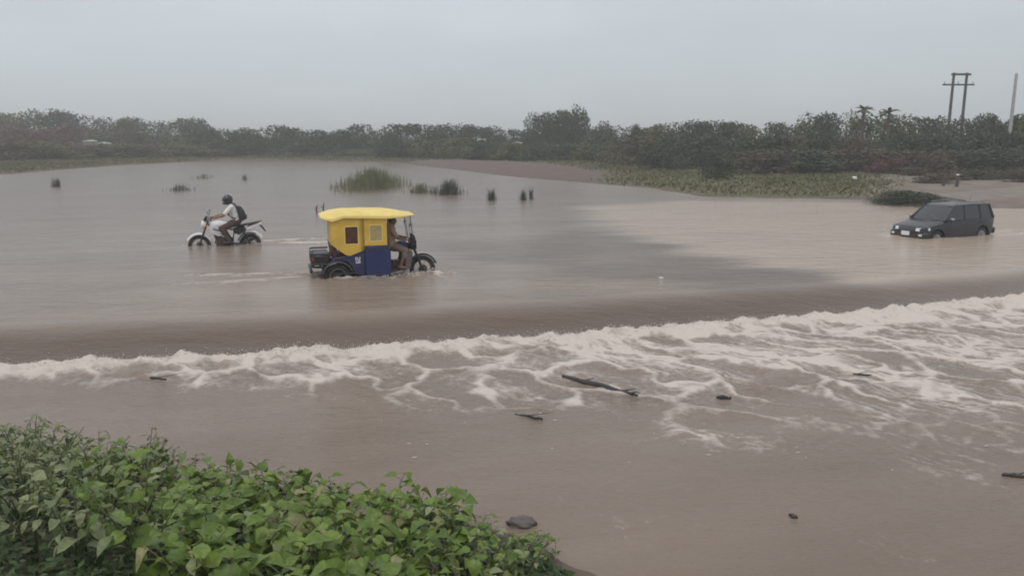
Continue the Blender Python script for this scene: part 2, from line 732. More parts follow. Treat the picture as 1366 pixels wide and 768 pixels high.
foam = 0.80 * crestf * (0.80 + 0.5 * fbm(S * 2.2, T * 3.0, 3, 83)) + env * (1 - 0.30 * sstep(0.1, 1.0, q)) * (
    0.72 * net1 * sstep(-0.7, 0.05, brk) + 0.34 * net2 * sstep(-0.35, 0.3, patch) + 0.50 * net3 * (0.45 + 0.55 * rgt) * sstep(-0.4, 0.25, patch)
    + 0.30 * sstep(-0.35, 0.4, patch) + 0.17 + 0.04 * rgt)
# thin drifting scum beyond
scum = sstep(0.0, 0.5, TJ) * (1 - sstep(1.4, 2.2, q))
foam += 0.30 * scum * net3 * sstep(0.0, 0.5, patch) + 0.16 * scum * net1 * sstep(-0.1, 0.3, brk) * (S > -3)
# water heights
turb = fbm(U * 1.1, Vv * 2.2, 4, 85)
spike = np.clip(fbm(S * 3.6, T * 4.4, 3, 88, 0.6) + 0.12, 0, 1)
Z += sstep(-0.05, 0.12, TJ) * (1 - sstep(0.4, 1.1, TJ)) * (0.03 + 0.11 * spike + 0.05 * turb)
Z += env * (0.05 * turb + 0.03 * net1 + 0.02 * fbm(S * 5, T * 6, 2, 90))
Z += 0.012 * sstep(0, 2, TJ) * fbm(S * 1.3, T * 1.9, 3, 92)
ups = sstep(0.3, -1.2, TT)
Z += ups * 0.006 * fbm(S * 1.2, T * 2.4, 3, 95) * sstep(70, 20, -T)
Z += ups * 0.010 * fbm(S * 0.25, T * 0.7, 2, 97) * sstep(90, 30, -T)

XW = LIP_O[0] + ES[0] * S + ET[0] * T
YW = LIP_O[1] + ES[1] * S + ET[1] * T


def wake(px, py, heading, length, spread, a_f, h, seed):
    """churned water trailing behind something that wades through"""
    global foam, Z
    cx, cy, _ = survey(px, py, 0)
    ca_, sa_ = math.cos(heading), math.sin(heading)
    lx = (XW - cx) * ca_ + (YW - cy) * sa_
    ly = -(XW - cx) * sa_ + (YW - cy) * ca_
    b = -lx
    wv_ = 0.25 + spread * np.clip(b, 0, None) + 0.22 * fbm(lx * 0.7, ly * 0.5, 3, seed + 5) * np.clip(b, 0, 1)
    on = sstep(-0.35, 0.15, b) * (1 - sstep(length * 0.35, length, b))
    arms = np.exp(-((np.abs(ly) - wv_) / (0.10 + 0.06 * np.clip(b, 0, None))) ** 2)
    core = np.exp(-(ly / (wv_ * 0.8)) ** 2)
    nn = fbm(lx * 1.4, ly * 5.0, 4, seed)
    foam = foam + on * a_f * (arms * sstep(-0.55, 0.15, nn) + 0.7 * core * sstep(0.05, 0.45, nn) * (1 - sstep(0.2, 0.8, b / length)))
    Z = Z + on * h * (arms + 0.6 * nn * core)


def churn(px, py, r, a_f, h, seed):
    global foam, Z
    cx, cy, _ = survey(px, py, 0)
    d = np.hypot(XW - cx, (YW - cy))
    nn = fbm(XW * 4, YW * 5, 3, seed)
    k = np.exp(-(d / r) ** 2)
    foam = foam + a_f * k * sstep(-0.1, 0.35, nn)
    Z = Z + h * k * (0.5 + nn)


wake(430, 367, R(14), 4.4, 0.12, 0.72, 0.05, 110)
wake(345, 324, R(196), 3.2, 0.12, 1.05, 0.045, 120)
wake(1318, 312, R(203), 3.0, 0.10, 0.5, 0.03, 130)
churn(576, 367, 0.45, 1.15, 0.10, 140)
churn(455, 369, 0.55, 1.1, 0.09, 141)
churn(500, 371, 0.55, 0.6, 0.05, 142)
churn(268, 327, 0.42, 0.8, 0.06, 143)
churn(335, 326, 0.45, 0.6, 0.04, 144)
churn(1205, 313, 0.6, 0.6, 0.06, 145)
churn(1260, 317, 0.6, 0.25, 0.03, 146)

# water tone: pale sandy current on the right, darker tongue towards the crest
pale = [survey(*p_)[:2] for p_ in [(770, 276), (900, 268), (1150, 268), (1500, 276), (1500, 378), (1260, 388), (1120, 372), (1000, 354), (880, 327), (790, 294)]]
dark = [survey(*p_)[:2] for p_ in [(555, 322), (640, 318), (780, 304), (880, 326), (1000, 353), (1120, 371), (1240, 388), (1080, 398), (930, 386), (760, 364), (640, 352)]]
wx = 1.6 * fbm(S * 0.14, T * 0.75, 4, 150)
wy = 1.5 * fbm(S * 0.12 + 50, T * 0.55, 4, 155)
silt_and_sheen = 0.45 + 0.55 * (1 - sstep(-1.3, 0.9, poly_sd(XW + wx, YW + wy, pale)))
silt_and_sheen = silt_and_sheen * (1 - 0.58 * (1 - sstep(-0.9, 0.6, poly_sd(XW + wx, YW + wy, dark))))
silt_and_sheen = silt_and_sheen - 0.16 * sstep(-7, -26, T) * (1 - sstep(2, 9, XW))
band = sstep(-0.85, 0.25, TT) * (1 - sstep(-0.1, 0.35, TJ))  # slope band painted darker: its lost sky reflection is put into the colour
silt_and_sheen = silt_and_sheen * (1 - 0.92 * band) - 0.15 * sstep(0.2, 1.0, TJ)
silt_and_sheen = np.clip(silt_and_sheen + (1 - 0.8 * band) * 0.20 * fbm(S * 0.16, T * 0.6, 4, 160), 0, 1)

m, t, p = new_mat('muddy_water')
n = t.nodes.new
l = t.links.new
at_s = n('ShaderNodeAttribute')
at_s.attribute_name = 'silt_and_sheen'
at_f = n('ShaderNodeAttribute')
at_f.attribute_name = 'foam'
co = n('ShaderNodeTexCoord')
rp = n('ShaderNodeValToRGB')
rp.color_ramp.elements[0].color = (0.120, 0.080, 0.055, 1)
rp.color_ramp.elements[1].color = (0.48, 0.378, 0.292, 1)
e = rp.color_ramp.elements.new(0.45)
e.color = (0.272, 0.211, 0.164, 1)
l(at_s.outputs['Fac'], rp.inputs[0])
# foam break-up
nf = n('ShaderNodeTexNoise')
nf.inputs['Scale'].default_value = 9
nf.inputs['Detail'].default_value = 7
nf.inputs['Roughness'].default_value = 0.7
l(co.outputs['Object'], nf.inputs[0])
s1 = n('ShaderNodeMath')
s1.operation = 'SUBTRACT'
s1.inputs[1].default_value = 0.5
l(nf.outputs[0], s1.inputs[0])
s2 = n('ShaderNodeMath')
s2.operation = 'MULTIPLY_ADD'
s2.inputs[1].default_value = 1.15
l(s1.outputs[0], s2.inputs[0])
l(at_f.outputs['Fac'], s2.inputs[2])
fm = n('ShaderNodeMapRange')
fm.interpolation_type = 'SMOOTHSTEP'
fm.inputs[1].default_value = 0.08
fm.inputs[2].default_value = 0.98
l(s2.outputs[0], fm.inputs[0])
gate = n('ShaderNodeMapRange')
gate.inputs[1].default_value = 0.02
gate.inputs[2].default_value = 0.15
l(at_f.outputs['Fac'], gate.inputs[0])
fg = n('ShaderNodeMath')
fg.operation = 'MULTIPLY'
l(fm.outputs[0], fg.inputs[0])
l(gate.outputs[0], fg.inputs[1])
mx = n('ShaderNodeMix')
mx.data_type = 'RGBA'
mx.inputs[7].default_value = (0.61, 0.535, 0.475, 1)
l(fg.outputs[0], mx.inputs[0])
l(rp.outputs[0], mx.inputs[6])
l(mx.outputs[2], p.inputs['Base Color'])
ro = n('ShaderNodeMapRange')
ro.inputs[3].default_value = 0.13
ro.inputs[4].default_value = 0.75
l(fg.outputs[0], ro.inputs[0])
l(ro.outputs[0], p.inputs['Roughness'])
p.inputs['IOR'].default_value = 1.33
# ripples: long low swell plus small chop
mp1 = n('ShaderNodeMapping')
mp1.inputs['Rotation'].default_value = (0, 0, -LIP_A)
mp1.inputs['Scale'].default_value = (1.0, 2.6, 1.0)
l(co.outputs['Object'], mp1.inputs[0])
r1 = n('ShaderNodeTexNoise')
r1.inputs['Scale'].default_value = 1.3
r1.inputs['Detail'].default_value = 5
r1.inputs['Roughness'].default_value = 0.6
l(mp1.outputs[0], r1.inputs[0])
r2 = n('ShaderNodeTexNoise')
r2.inputs['Scale'].default_value = 7.0
r2.inputs['Detail'].default_value = 4
r2.inputs['Roughness'].default_value = 0.6
l(mp1.outputs[0], r2.inputs[0])
b1 = n('ShaderNodeBump')
b1.inputs['Strength'].default_value = 0.36
b1.inputs['Distance'].default_value = 0.12
l(r1.outputs[0], b1.inputs['Height'])
b2 = n('ShaderNodeBump')
b2.inputs['Strength'].default_value = 0.5
b2.inputs['Distance'].default_value = 0.03
l(r2.outputs[0], b2.inputs['Height'])
l(b1.outputs[0], b2.inputs['Normal'])
b3 = n('ShaderNodeBump')
b3.inputs['Strength'].default_value = 0.6
b3.inputs['Distance'].default_value = 0.03
l(fg.outputs[0], b3.inputs['Height'])
l(b2.outputs[0], b3.inputs['Normal'])
l(b3.outputs[0], p.inputs['Normal'])
M_WATER = m

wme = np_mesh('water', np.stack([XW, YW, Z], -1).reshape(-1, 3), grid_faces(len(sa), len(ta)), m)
for nm, arr in (('foam', foam), ('silt_and_sheen', silt_and_sheen)):
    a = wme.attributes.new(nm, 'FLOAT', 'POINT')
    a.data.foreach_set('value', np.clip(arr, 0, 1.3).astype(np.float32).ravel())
tag(link('water', wme), kind='structure')


def water_z(x, y):
    s = (x - LIP_O[0]) * ES[0] + (y - LIP_O[1]) * ES[1]
    tt = (x - LIP_O[0]) * ET[0] + (y - LIP_O[1]) * ET[1]
    i = int(np.clip(np.searchsorted(ta, tt), 1, len(ta) - 1))
    j = int(np.clip(np.searchsorted(sa, s), 1, len(sa) - 1))
    return float(Z[i, j])


# flying spray and clots of foam along the toe of the drop
M_FOAM = mat('foam_clots', (0.60, 0.53, 0.475), 0.8, var=0.08, scale=20)
ico = [(0, 0, 1), (0.894, 0, 0.447), (0.276, 0.851, 0.447), (-0.724, 0.526, 0.447), (-0.724, -0.526, 0.447), (0.276, -0.851, 0.447),
       (0.724, 0.526, -0.447), (-0.276, 0.851, -0.447), (-0.894, 0, -0.447), (-0.276, -0.851, -0.447), (0.724, -0.526, -0.447), (0, 0, -1)]
icf = [(0, 1, 2), (0, 2, 3), (0, 3, 4), (0, 4, 5), (0, 5, 1), (1, 6, 2), (2, 7, 3), (3, 8, 4), (4, 9, 5), (5, 10, 1),
       (2, 6, 7), (3, 7, 8), (4, 8, 9), (5, 9, 10), (1, 10, 6), (11, 7, 6), (11, 8, 7), (11, 9, 8), (11, 10, 9), (11, 6, 10)]
IC = np.array(ico)
IF = np.array(icf)
Vs, Fs = [], []
cnt = 0
tries = 0
zones = []
jj = np.searchsorted(sa, RNG.uniform(-11.5, 13.5, 9000))
tt_ = 0.80 + RNG.normal(0.10, 0.16, 9000)
for j, t0 in zip(jj, tt_):
    s0 = sa[j]
    cl = float(perlin(np.array([s0 * 2.3]), np.array([0.4]), 99)[0])
    if RNG.random() > 0.25 + 0.9 * max(cl, 0):
        continue
    i = int(np.searchsorted(ta, t0 + crest[len(ta) // 2, j] + curve[len(ta) // 2, j]))
    i = min(max(i, 0), len(ta) - 1)
    up = abs(RNG.normal(0, 0.017)) * (1 + 1.6 * max(cl, 0))
    r_ = RNG.uniform(0.003, 0.008) * (1.3 if up < 0.03 else 0.8)
    c_ = np.array([XW[i, j], YW[i, j], Z[i, j] + up])
    sc = RNG.uniform(0.7, 1.5, 3) * r_
    Vs.append(IC * sc + c_)
    Fs.append(IF + 12 * cnt)
    cnt += 1
# splashes at the wheels
for px, py, rad, n_s, hgt in ((445, 366, 0.30, 130, 0.10), (470, 368, 0.28, 90, 0.07), (520, 369, 0.35, 60, 0.05), (576, 366, 0.26, 90, 0.09), (268, 327, 0.26, 60, 0.07), (335, 326, 0.28, 60, 0.07), (1195, 311, 0.35, 40, 0.05)):
    bx, by, _ = survey(px, py, 0)
    for k in range(n_s):
        x_, y_ = bx + RNG.normal(0, rad), by + RNG.normal(0, rad * 0.45)
        up = abs(RNG.normal(0, hgt)) * math.exp(-((x_ - bx) / (rad * 1.3)) ** 2)
        sc = RNG.uniform(0.7, 1.6, 3) * RNG.uniform(0.006, 0.017) * np.array([1.3, 1.0, 0.8])
        Vs.append(IC * sc + np.array([x_, y_, 0.01 + up]))
        Fs.append(IF + 12 * cnt)
        cnt += 1
# flecks of foam adrift on the calmer pool
for k in range(110):
    px = RNG.uniform(60, 1360)
    py = RNG.uniform(505, 640)
    if RNG.random() > (0.15 if px < 500 else 0.8) * (1 - (py - 505) / 170):
        continue
    x_, y_, _ = survey(px, py, -0.3)
    zz = water_z(x_, y_)
    sc = np.array([RNG.uniform(0.006, 0.035), RNG.uniform(0.006, 0.016), 0.005])
    Vs.append(IC * sc + np.array([x_, y_, zz + 0.002]))
    Fs.append(IF + 12 * cnt)
    cnt += 1
tag(link('foam_spray', np_mesh('foam_spray', np.concatenate(Vs), np.concatenate(Fs), M_FOAM)), 'white foam clots and spray thrown up along the weir', None, kind='stuff')


# ================================================================== people
def vadd(a, b, k=1.0):
    return tuple(a[i] + b[i] * k for i in range(3))


def lerp(a, b, k):
    return tuple(a[i] + (b[i] - a[i]) * k for i in range(3))


def add_hand(mb, wrist, grip, side, r=1.0):
    """palm, four bent fingers of different length and a thumb, closed round a bar along y at 'grip'"""
    w_, g_ = Vector(wrist), Vector(grip)
    d = (g_ - w_).normalized()
    ax = Vector((0, 1, 0))
    ax = (ax - d * ax.dot(d)).normalized()
    nr = d.cross(ax)
    if nr.z < 0:
        nr = -nr
    kn = g_ + nr * 0.022 - d * 0.01
    for k in (-1.2, -0.4, 0.4, 1.2):
        mb.tube([w_ + ax * 0.012 * k, w_.lerp(kn, 0.6) + ax * 0.02 * k, kn + ax * 0.02 * k], [0.017, 0.017, 0.013], 8)
    for k, ln in ((-1.5, 0.85), (-0.5, 1.0), (0.5, 1.05), (1.5, 0.95)):
        b = kn + ax * (0.021 * k)
        p1 = b + d * 0.034 * ln - nr * 0.008
        p2 = p1 + d * 0.006 - nr * 0.030 * ln
        p3 = p2 - d * 0.022 * ln - nr * 0.008
        mb.tube([b, p1, p2, p3], [0.0105, 0.0095, 0.009, 0.008], 7)
    t0 = w_.lerp(kn, 0.45) + ax * side * 0.028
    t1 = g_ + ax * side * 0.036 - d * 0.012 - nr * 0.006
    t2 = g_ + ax * side * 0.030 + d * 0.012 - nr * 0.022
    mb.tube([t0, t1, t2], [0.013, 0.011, 0.009], 7)


def body_shapes(J, grow=0.0, parts=('torso', 'arms', 'legs', 'head', 'hands', 'feet'), sleeve=1.0, leglen=1.0):
    mb = MB()
    g = grow
    hip, chest, neck, head = J['hip'], J['chest'], J['neck'], J['head']
    if 'torso' in parts:
        mb.ell(hip, (0.125 + g, 0.165 + g, 0.125 + g))
        mid = lerp(hip, chest, 0.5)
        mb.ell(mid, (0.115 + g, 0.145 + g, 0.17 + g))
        lean = math.atan2(chest[0] - hip[0], chest[2] - hip[2])
        mb.ell(chest, (0.122 + g, 0.172 + g, 0.18 + g), rot=(0, lean, 0))
        for s in (-1, 1):
            sh = J['shoulder'][s]
            mb.cone(vadd(chest, (0, 0.06 * s, 0.09)), sh, 0.075 + g, 0.058 + g)
            mb.cone(vadd(hip, (0, 0.07 * s, 0)), J['hipj'][s], 0.1 + g, 0.09 + g)
    if 'torso' in parts and 'head' in parts:
        mb.cone(vadd(chest, (0.0, 0, 0.12)), neck, 0.066, 0.056)
    if 'head' in parts:
        mb.cone(neck, head, 0.054, 0.055)
        mb.ell(vadd(head, (0, 0, 0.02)), (0.094, 0.076, 0.105))
        mb.ell(vadd(head, (0.03, 0, -0.06)), (0.058, 0.052, 0.058))
        mb.cone(vadd(head, (0.088, 0, 0.01)), vadd(head, (0.104, 0, -0.028)), 0.010, 0.016)
        mb.ell(vadd(head, (0.082, 0, -0.066)), (0.012, 0.026, 0.010))
        mb.ell(vadd(head, (0.078, 0, 0.03)), (0.014, 0.052, 0.010))
        for s in (-1, 1):
            mb.ell(vadd(head, (-0.008, 0.077 * s, -0.008)), (0.02, 0.011, 0.032))
    for s in (-1, 1):
        if 'arms' in parts:
            sh, el, wr = J['shoulder'][s], J['elbow'][s], J['wrist'][s]
            mb.cone(sh, lerp(sh, el, min(1, sleeve * 2)) if sleeve < 0.5 else el, 0.054 + g, 0.042 + g)
            if sleeve > 0.5:
                mb.cone(el, lerp(el, wr, (sleeve - 0.5) * 2), 0.041 + g, 0.029 + g)
        if 'hands' in parts:
            add_hand(mb, J['wrist'][s], J['grip'][s], -s)
        if 'legs' in parts:
            hj, kn, an = J['hipj'][s], J['knee'][s], J['ankle'][s]
            mb.cone(hj, kn, 0.088 + g, 0.058 + g)
            if leglen > 0.5:
                mb.cone(kn, lerp(kn, an, (leglen - 0.5) * 2), 0.056 + g, 0.038 + g)
                mb.ell(lerp(kn, an, 0.3), (0.058 + g, 0.054 + g, 0.09 + g))
        if 'feet' in parts:
            an, to = J['ankle'][s], J['toe'][s]
            mb.cone(vadd(an, (-0.03, 0, -0.03)), to, 0.042 + g, 0.032 + g)
    return mb


M_SKIN = mat('skin', (0.26, 0.145, 0.09), 0.55, var=0.08, scale=10)
M_SKIN2 = mat('tanned_skin', (0.22, 0.12, 0.075), 0.55, var=0.08, scale=10)
M_WHITE_CLOTH = mat('white_cotton', (0.78, 0.76, 0.74), 0.9, var=0.06, scale=5, bump=0.5, bscale=16)
M_BROWN_CLOTH = mat('brown_trousers', (0.085, 0.055, 0.05), 0.9, var=0.15, bump=0.5, bscale=18)
M_TAN_CLOTH = mat('tan_cotton', (0.40, 0.29, 0.20), 0.9, var=0.12, bump=0.5, bscale=18)
M_GREY_CLOTH = mat('grey_brown_cloth', (0.24, 0.18, 0.155), 0.9, var=0.12, bump=0.5, bscale=18)
M_DARKBAG = mat('dark_nylon', (0.035, 0.03, 0.037), 0.75, var=0.2, bump=0.4, bscale=20)
M_HAIR = mat('black_hair', (0.012, 0.010, 0.009), 0.5, var=0.2, bump=0.4, bscale=60)
M_BLACK = mat('black_plastic', (0.018, 0.018, 0.02), 0.4, var=0.15, dirt=0.3)
M_RUBBER = mat('tyre_rubber', (0.016, 0.015, 0.015), 0.75, var=0.2, dirt=0.55, bump=0.4, bscale=50)
M_STEEL = mat('worn_steel', (0.34, 0.34, 0.35), 0.35, metal=0.9, var=0.15, dirt=0.45)
M_DARKSTEEL = mat('dark_steel', (0.05, 0.05, 0.055), 0.45, metal=0.5, var=0.2, dirt=0.5)
M_WHITEP = mat('white_bodywork', (0.78, 0.77, 0.77), 0.3, var=0.03, dirt=0.12, coat=0.3)
M_REDLENS = mat('red_lens', (0.35, 0.02, 0.02), 0.2, var=0.05)
M_LENS = mat('clear_lens', (0.75, 0.77, 0.78), 0.1, var=0.04, spec=0.8)
M_VISOR = mat('dark_visor', (0.02, 0.022, 0.028), 0.08, var=0.05, spec=0.8)
M_ENGINE = mat('muddy_engine', (0.09, 0.062, 0.048), 0.6, metal=0.3, var=0.3, dirt=0.6)


def add_eyes(body, head):
    for s in (-1, 1):
        MB().ell(vadd(head, (0.080, 0.031 * s, 0.012)), (0.011, 0.014, 0.010), 8, 6).build('eye', M_HAIR, body)


# ================================================================== motorcycle
def wheel(root, c, R_, r, wd, spokes=14, hub=0.05, disc=True):
    wl = MB().torus(c, R_ - r, r, 36, 10, wd).build('wheel', M_RUBBER, root)
    MB().torus(c, R_ - 2 * r - 0.008, 0.014, 32, 6, wd * 0.75).build('rim', M_STEEL, wl)
    sp_ = MB()
    for k in range(spokes):
        a = 2 * PI * k / spokes
        s = 1 if k % 2 else -1
        sp_.tube([(c[0] + hub * math.cos(a + 0.5 * s), c[1] + 0.03 * s, c[2] + hub * math.sin(a + 0.5 * s)),
                  (c[0] + (R_ - 2 * r - 0.01) * math.cos(a), c[1], c[2] + (R_ - 2 * r - 0.01) * math.sin(a))], 0.0035, 4)
    sp_.build('spokes', M_STEEL, wl)
    h = MB().cyl((c[0], c[1] - 0.05, c[2]), (c[0], c[1] + 0.05, c[2]), hub)
    if disc:
        h.cyl((c[0], c[1] - 0.062, c[2]), (c[0], c[1] - 0.056, c[2]), hub * 2)
    h.build('hub', M_DARKSTEEL, wl)
    return wl


def fender(root, c, R_, wd, a0, a1, m, name='fender', n=12):
    rings = []
    for i in range(n + 1):
        a = a0 + (a1 - a0) * i / n
        ring = []
        for k, (yy, dr) in enumerate(((-1, -0.035), (-0.8, 0.0), (-0.3, 0.012), (0.3, 0.012), (0.8, 0.0), (1, -0.035), (0.75, -0.012), (-0.75, -0.012))):
            rr = R_ + dr
            ring.append((c[0] + rr * math.cos(a), c[1] + wd * yy, c[2] + rr * math.sin(a)))
        rings.append(ring)
    return MB().loft(rings).build(name, m, root)


def mirror(root, base, tip, m=M_BLACK):
    b = MB().tube([base, lerp(base, tip, 0.5), tip], 0.006, 6)
    b.ell(vadd(tip, (0, 0, 0.02)), (0.02, 0.06, 0.038), 12, 7)
    o = b.build('mirror', m, root)
    MB().ell(vadd(tip, (-0.012, 0, 0.02)), (0.012, 0.05, 0.03), 12, 7).build('mirror_glass', M_LENS, o)
    return o


mx_, my_, _ = survey(303, 327, 0)
WATER_MOTO = 0.29
MOTO_H = R(197)
moto = thing('motorcycle', 'white and black motorcycle wading left through the flood under a helmeted rider', 'motorcycle', (mx_, my_, -WATER_MOTO), MOTO_H)
FW, RW = (0.74, 0, 0.30), (-0.64, 0, 0.30)
wheel(moto, FW, 0.31, 0.048, 0.045, 18)
wheel(moto, RW, 0.31, 0.058, 0.055, 18)
fender(moto, FW, 0.365, 0.07, R(30), R(150), M_WHITEP, 'front_fender')
fender(moto, RW, 0.40, 0.085, R(35), R(150), M_WHITEP, 'rear_fender')
fender(moto, RW, 0.36, 0.09, R(20), R(120), M_BLACK, 'inner_fender')
for s in (-1, 1):
    MB().tube([(0.74, 0.085 * s, 0.30), (0.60, 0.085 * s, 0.68), (0.47, 0.085 * s, 1.0)], [0.026, 0.026, 0.021], 10).build('fork', M_DARKSTEEL, moto)
MB().tube([(0.47, -0.1, 0.98), (0.47, 0.1, 0.98)], 0.03, 8).build('fork_clamp', M_DARKSTEEL, moto)
hb = MB().tube([(0.36, 0.40, 1.05), (0.42, 0.26, 1.08), (0.48, 0.12, 1.02), (0.48, -0.12, 1.02), (0.42, -0.26, 1.08), (0.36, -0.40, 1.05)], 0.013, 8).build('handlebar', M_BLACK, moto)
for s in (-1, 1):
    MB().tube([(0.41, 0.27 * s, 1.078), (0.36, 0.40 * s, 1.05)], 0.019, 8).build('grip', M_BLACK, hb)
    MB().tube([(0.45, 0.27 * s, 1.08), (0.44, 0.40 * s, 1.045)], 0.007, 6).build('lever', M_STEEL, hb)
    mirror(moto, (0.44, 0.24 * s, 1.08), (0.43, 0.33 * s, 1.25))
hl = MB().loft([[(0.52 + dx, 0.11 * k * math.cos(a), 0.90 + 0.13 * k * math.sin(a)) for a in [2 * PI * i / 14 for i in range(14)]] for dx, k in ((0, 0.8), (0.06, 1.0), (0.12, 0.9), (0.13, 0.3))]).build('headlight_housing', M_WHITEP, moto)
MB().ell((0.645, 0, 0.89), (0.02, 0.075, 0.075)).build('headlight', M_LENS, hl)
MB().prism([(0.50, 1.0), (0.60, 1.03), (0.52, 1.16), (0.47, 1.12)], -0.09, 0.09).build('fly_screen', M_VISOR, moto, 0.01)
for s in (-1, 1):
    MB().tube([(0.50, 0.10 * s, 0.88), (0.52, 0.20 * s, 0.88)], 0.008, 6).ell((0.52, 0.22 * s, 0.88), (0.03, 0.025, 0.02)).build('indicator', mat('amber_lens', (0.7, 0.3, 0.04), 0.2), moto)
# tank with side shrouds
rings = []
for x, wd, z0, z1 in ((0.44, 0.06, 0.80, 0.90), (0.36, 0.13, 0.74, 0.985), (0.20, 0.155, 0.72, 1.01), (0.02, 0.14, 0.73, 0.98), (-0.14, 0.09, 0.75, 0.90), (-0.20, 0.06, 0.77, 0.86)):
    zm = (z0 + z1) / 2
    rings.append([(x, wd * math.cos(a) * (1 if math.sin(a) > -0.3 else 0.9), zm + (z1 - z0) / 2 * math.sin(a)) for a in [2 * PI * i / 16 for i in range(16)]])
MB().loft(rings).build('fuel_tank', M_WHITEP, moto)
for s in (-1, 1):
    MB().prism([(0.46, 0.84), (0.30, 0.88), (0.05, 0.74), (0.02, 0.62), (0.20, 0.56), (0.40, 0.66)], 0.13 * s, 0.165 * s).build('tank_shroud', M_WHITEP, moto, 0.012)
    MB().prism([(0.34, 0.80), (0.10, 0.72), (0.08, 0.69), (0.34, 0.765)], 0.166 * s, 0.169 * s).build('shroud_stripe', M_DARKBAG, moto)
    MB().prism([(-0.20, 0.78), (-0.50, 0.82), (-0.55, 0.70), (-0.34, 0.60), (-0.20, 0.64)], 0.10 * s, 0.125 * s).build('side_panel', M_BLACK, moto, 0.012)
    MB().prism([(-0.55, 0.80), (-1.0, 0.94), (-1.02, 0.90), (-0.58, 0.70)], 0.07 * s, 0.10 * s).build('tail_panel', M_WHITEP, moto, 0.01)
    MB().tube([(-0.64, 0.10 * s, 0.32), (-0.46, 0.11 * s, 0.70)], 0.026, 8).build('rear_shock', M_DARKSTEEL, moto)
    MB().tube([(-0.12, 0.09 * s, 0.34), (-0.64, 0.09 * s, 0.30)], 0.02, 6).build('swingarm', M_DARKSTEEL, moto)
    MB().tube([(-0.1, 0.12 * s, 0.33), (-0.1, 0.27 * s, 0.33)], 0.013, 6).build('footpeg', M_BLACK, moto)
    MB().tube([(-0.6, 0.10 * s, 0.84), (-0.85, 0.10 * s, 0.92), (-0.98, 0.06 * s, 0.97)], 0.012, 6).build('grab_rail', M_BLACK, moto)
rings = []
for x, wd, z, h in ((-0.05, 0.08, 0.87, 0.05), (-0.18, 0.12, 0.845, 0.07), (-0.40, 0.14, 0.85, 0.075), (-0.62, 0.13, 0.89, 0.07), (-0.85, 0.10, 0.94, 0.05), (-0.93, 0.06, 0.955, 0.03)):
    rings.append([(x, wd * math.cos(a), z + h / 2 * math.sin(a)) for a in [2 * PI * i / 12 for i in range(12)]])
MB().loft(rings).build('seat', M_BLACK, moto)
MB().box((-1.0, 0, 0.92), (0.05, 0.14, 0.06)).build('tail_light', M_REDLENS, moto, 0.01)
MB().box((-1.06, 0, 0.76), (0.015, 0.20, 0.12), rot=(0, R(15), 0)).build('number_plate', mat('plate_white', (0.6, 0.6, 0.58), 0.5), moto, 0.004)
MB().prism([(-0.90, 0.86), (-0.98, 0.84), (-1.10, 0.66), (-1.06, 0.66)], -0.05, 0.05).build('plate_holder', M_BLACK, moto)
en = MB()
en.box((0.10, 0, 0.40), (0.36, 0.26, 0.24)).cyl((0.02, -0.17, 0.38), (0.02, 0.17, 0.38), 0.13)
en.cyl((0.20, 0, 0.48), (0.28, 0, 0.70), 0.085, 14)
for k in range(5):
    a = lerp((0.20, 0, 0.50), (0.28, 0, 0.70), k / 4)
    en.cyl(a, vadd(a, (0.006, 0, 0.016)), 0.11, 14)
en.build('engine', M_ENGINE, moto, 0.008)
MB().tube([(0.46, 0, 0.92), (0.30, 0, 0.55), (0.24, 0, 0.26), (-0.14, 0, 0.26), (-0.22, 0, 0.72), (0.40, 0, 0.86)], 0.024, 8).build('frame', M_DARKSTEEL, moto)
MB().tube([(0.26, -0.10, 0.52), (0.33, -0.13, 0.36), (0.1, -0.16, 0.24), (-0.35, -0.17, 0.30), (-0.82, -0.19, 0.46)], [0.02, 0.02, 0.025, 0.045, 0.05], 10).build('exhaust', M_DARKSTEEL, moto)

rider = thing('person', 'person in white shirt and dark helmet riding the motorcycle with a backpack on', 'person', (mx_, my_, -WATER_MOTO), MOTO_H)
J = dict(hip=(-0.30, 0, 0.985), chest=(-0.20, 0, 1.30), neck=(-0.14, 0, 1.47), head=(-0.085, 0, 1.575),
         shoulder={s: (-0.17, 0.185 * s, 1.385) for s in (-1, 1)}, elbow={s: (0.03, 0.27 * s, 1.17) for s in (-1, 1)},
         wrist={s: (0.29, 0.335 * s, 1.095) for s in (-1, 1)}, grip={s: (0.375, 0.345 * s, 1.068) for s in (-1, 1)},
         hipj={s: (-0.27, 0.10 * s, 0.95) for s in (-1, 1)}, knee={s: (0.12, 0.23 * s, 0.80) for s in (-1, 1)},
         ankle={s: (-0.10, 0.24 * s, 0.42) for s in (-1, 1)}, toe={s: (0.06, 0.25 * s, 0.375) for s in (-1, 1)})
bd = remesh('body', body_shapes(J), M_SKIN, rider, 0.009, 3)
add_eyes(bd, J['head'])
remesh('shirt', body_shapes(J, 0.014, ('torso', 'arms'), sleeve=0.40), M_WHITE_CLOTH, rider, 0.012, 4)
tj = dict(J)
tj['chest'] = vadd(J['hip'], (0.02, 0, 0.06))
mbt = body_shapes(J, 0.016, ('legs',), leglen=0.95)
mbt.ell(J['hip'], (0.15, 0.19, 0.12))
for s in (-1, 1):
    mbt.cone(vadd(J['hip'], (0, 0.06 * s, -0.02)), J['hipj'][s], 0.115, 0.108)
remesh('trousers', mbt, M_BROWN_CLOTH, rider, 0.013, 4)
for s in (-1, 1):
    an, to = J['ankle'][s], J['toe'][s]
    remesh('shoe', MB().cone(vadd(an, (-0.04, 0, -0.03)), to, 0.052, 0.044).cone(vadd(an, (-0.01, 0, 0.03)), vadd(an, (-0.02, 0, -0.03)), 0.05, 0.05), M_BLACK, rider, 0.01, 3)
    gl = MB()
    add_hand(gl, J['wrist'][s], J['grip'][s], -s)
hd = J['head']
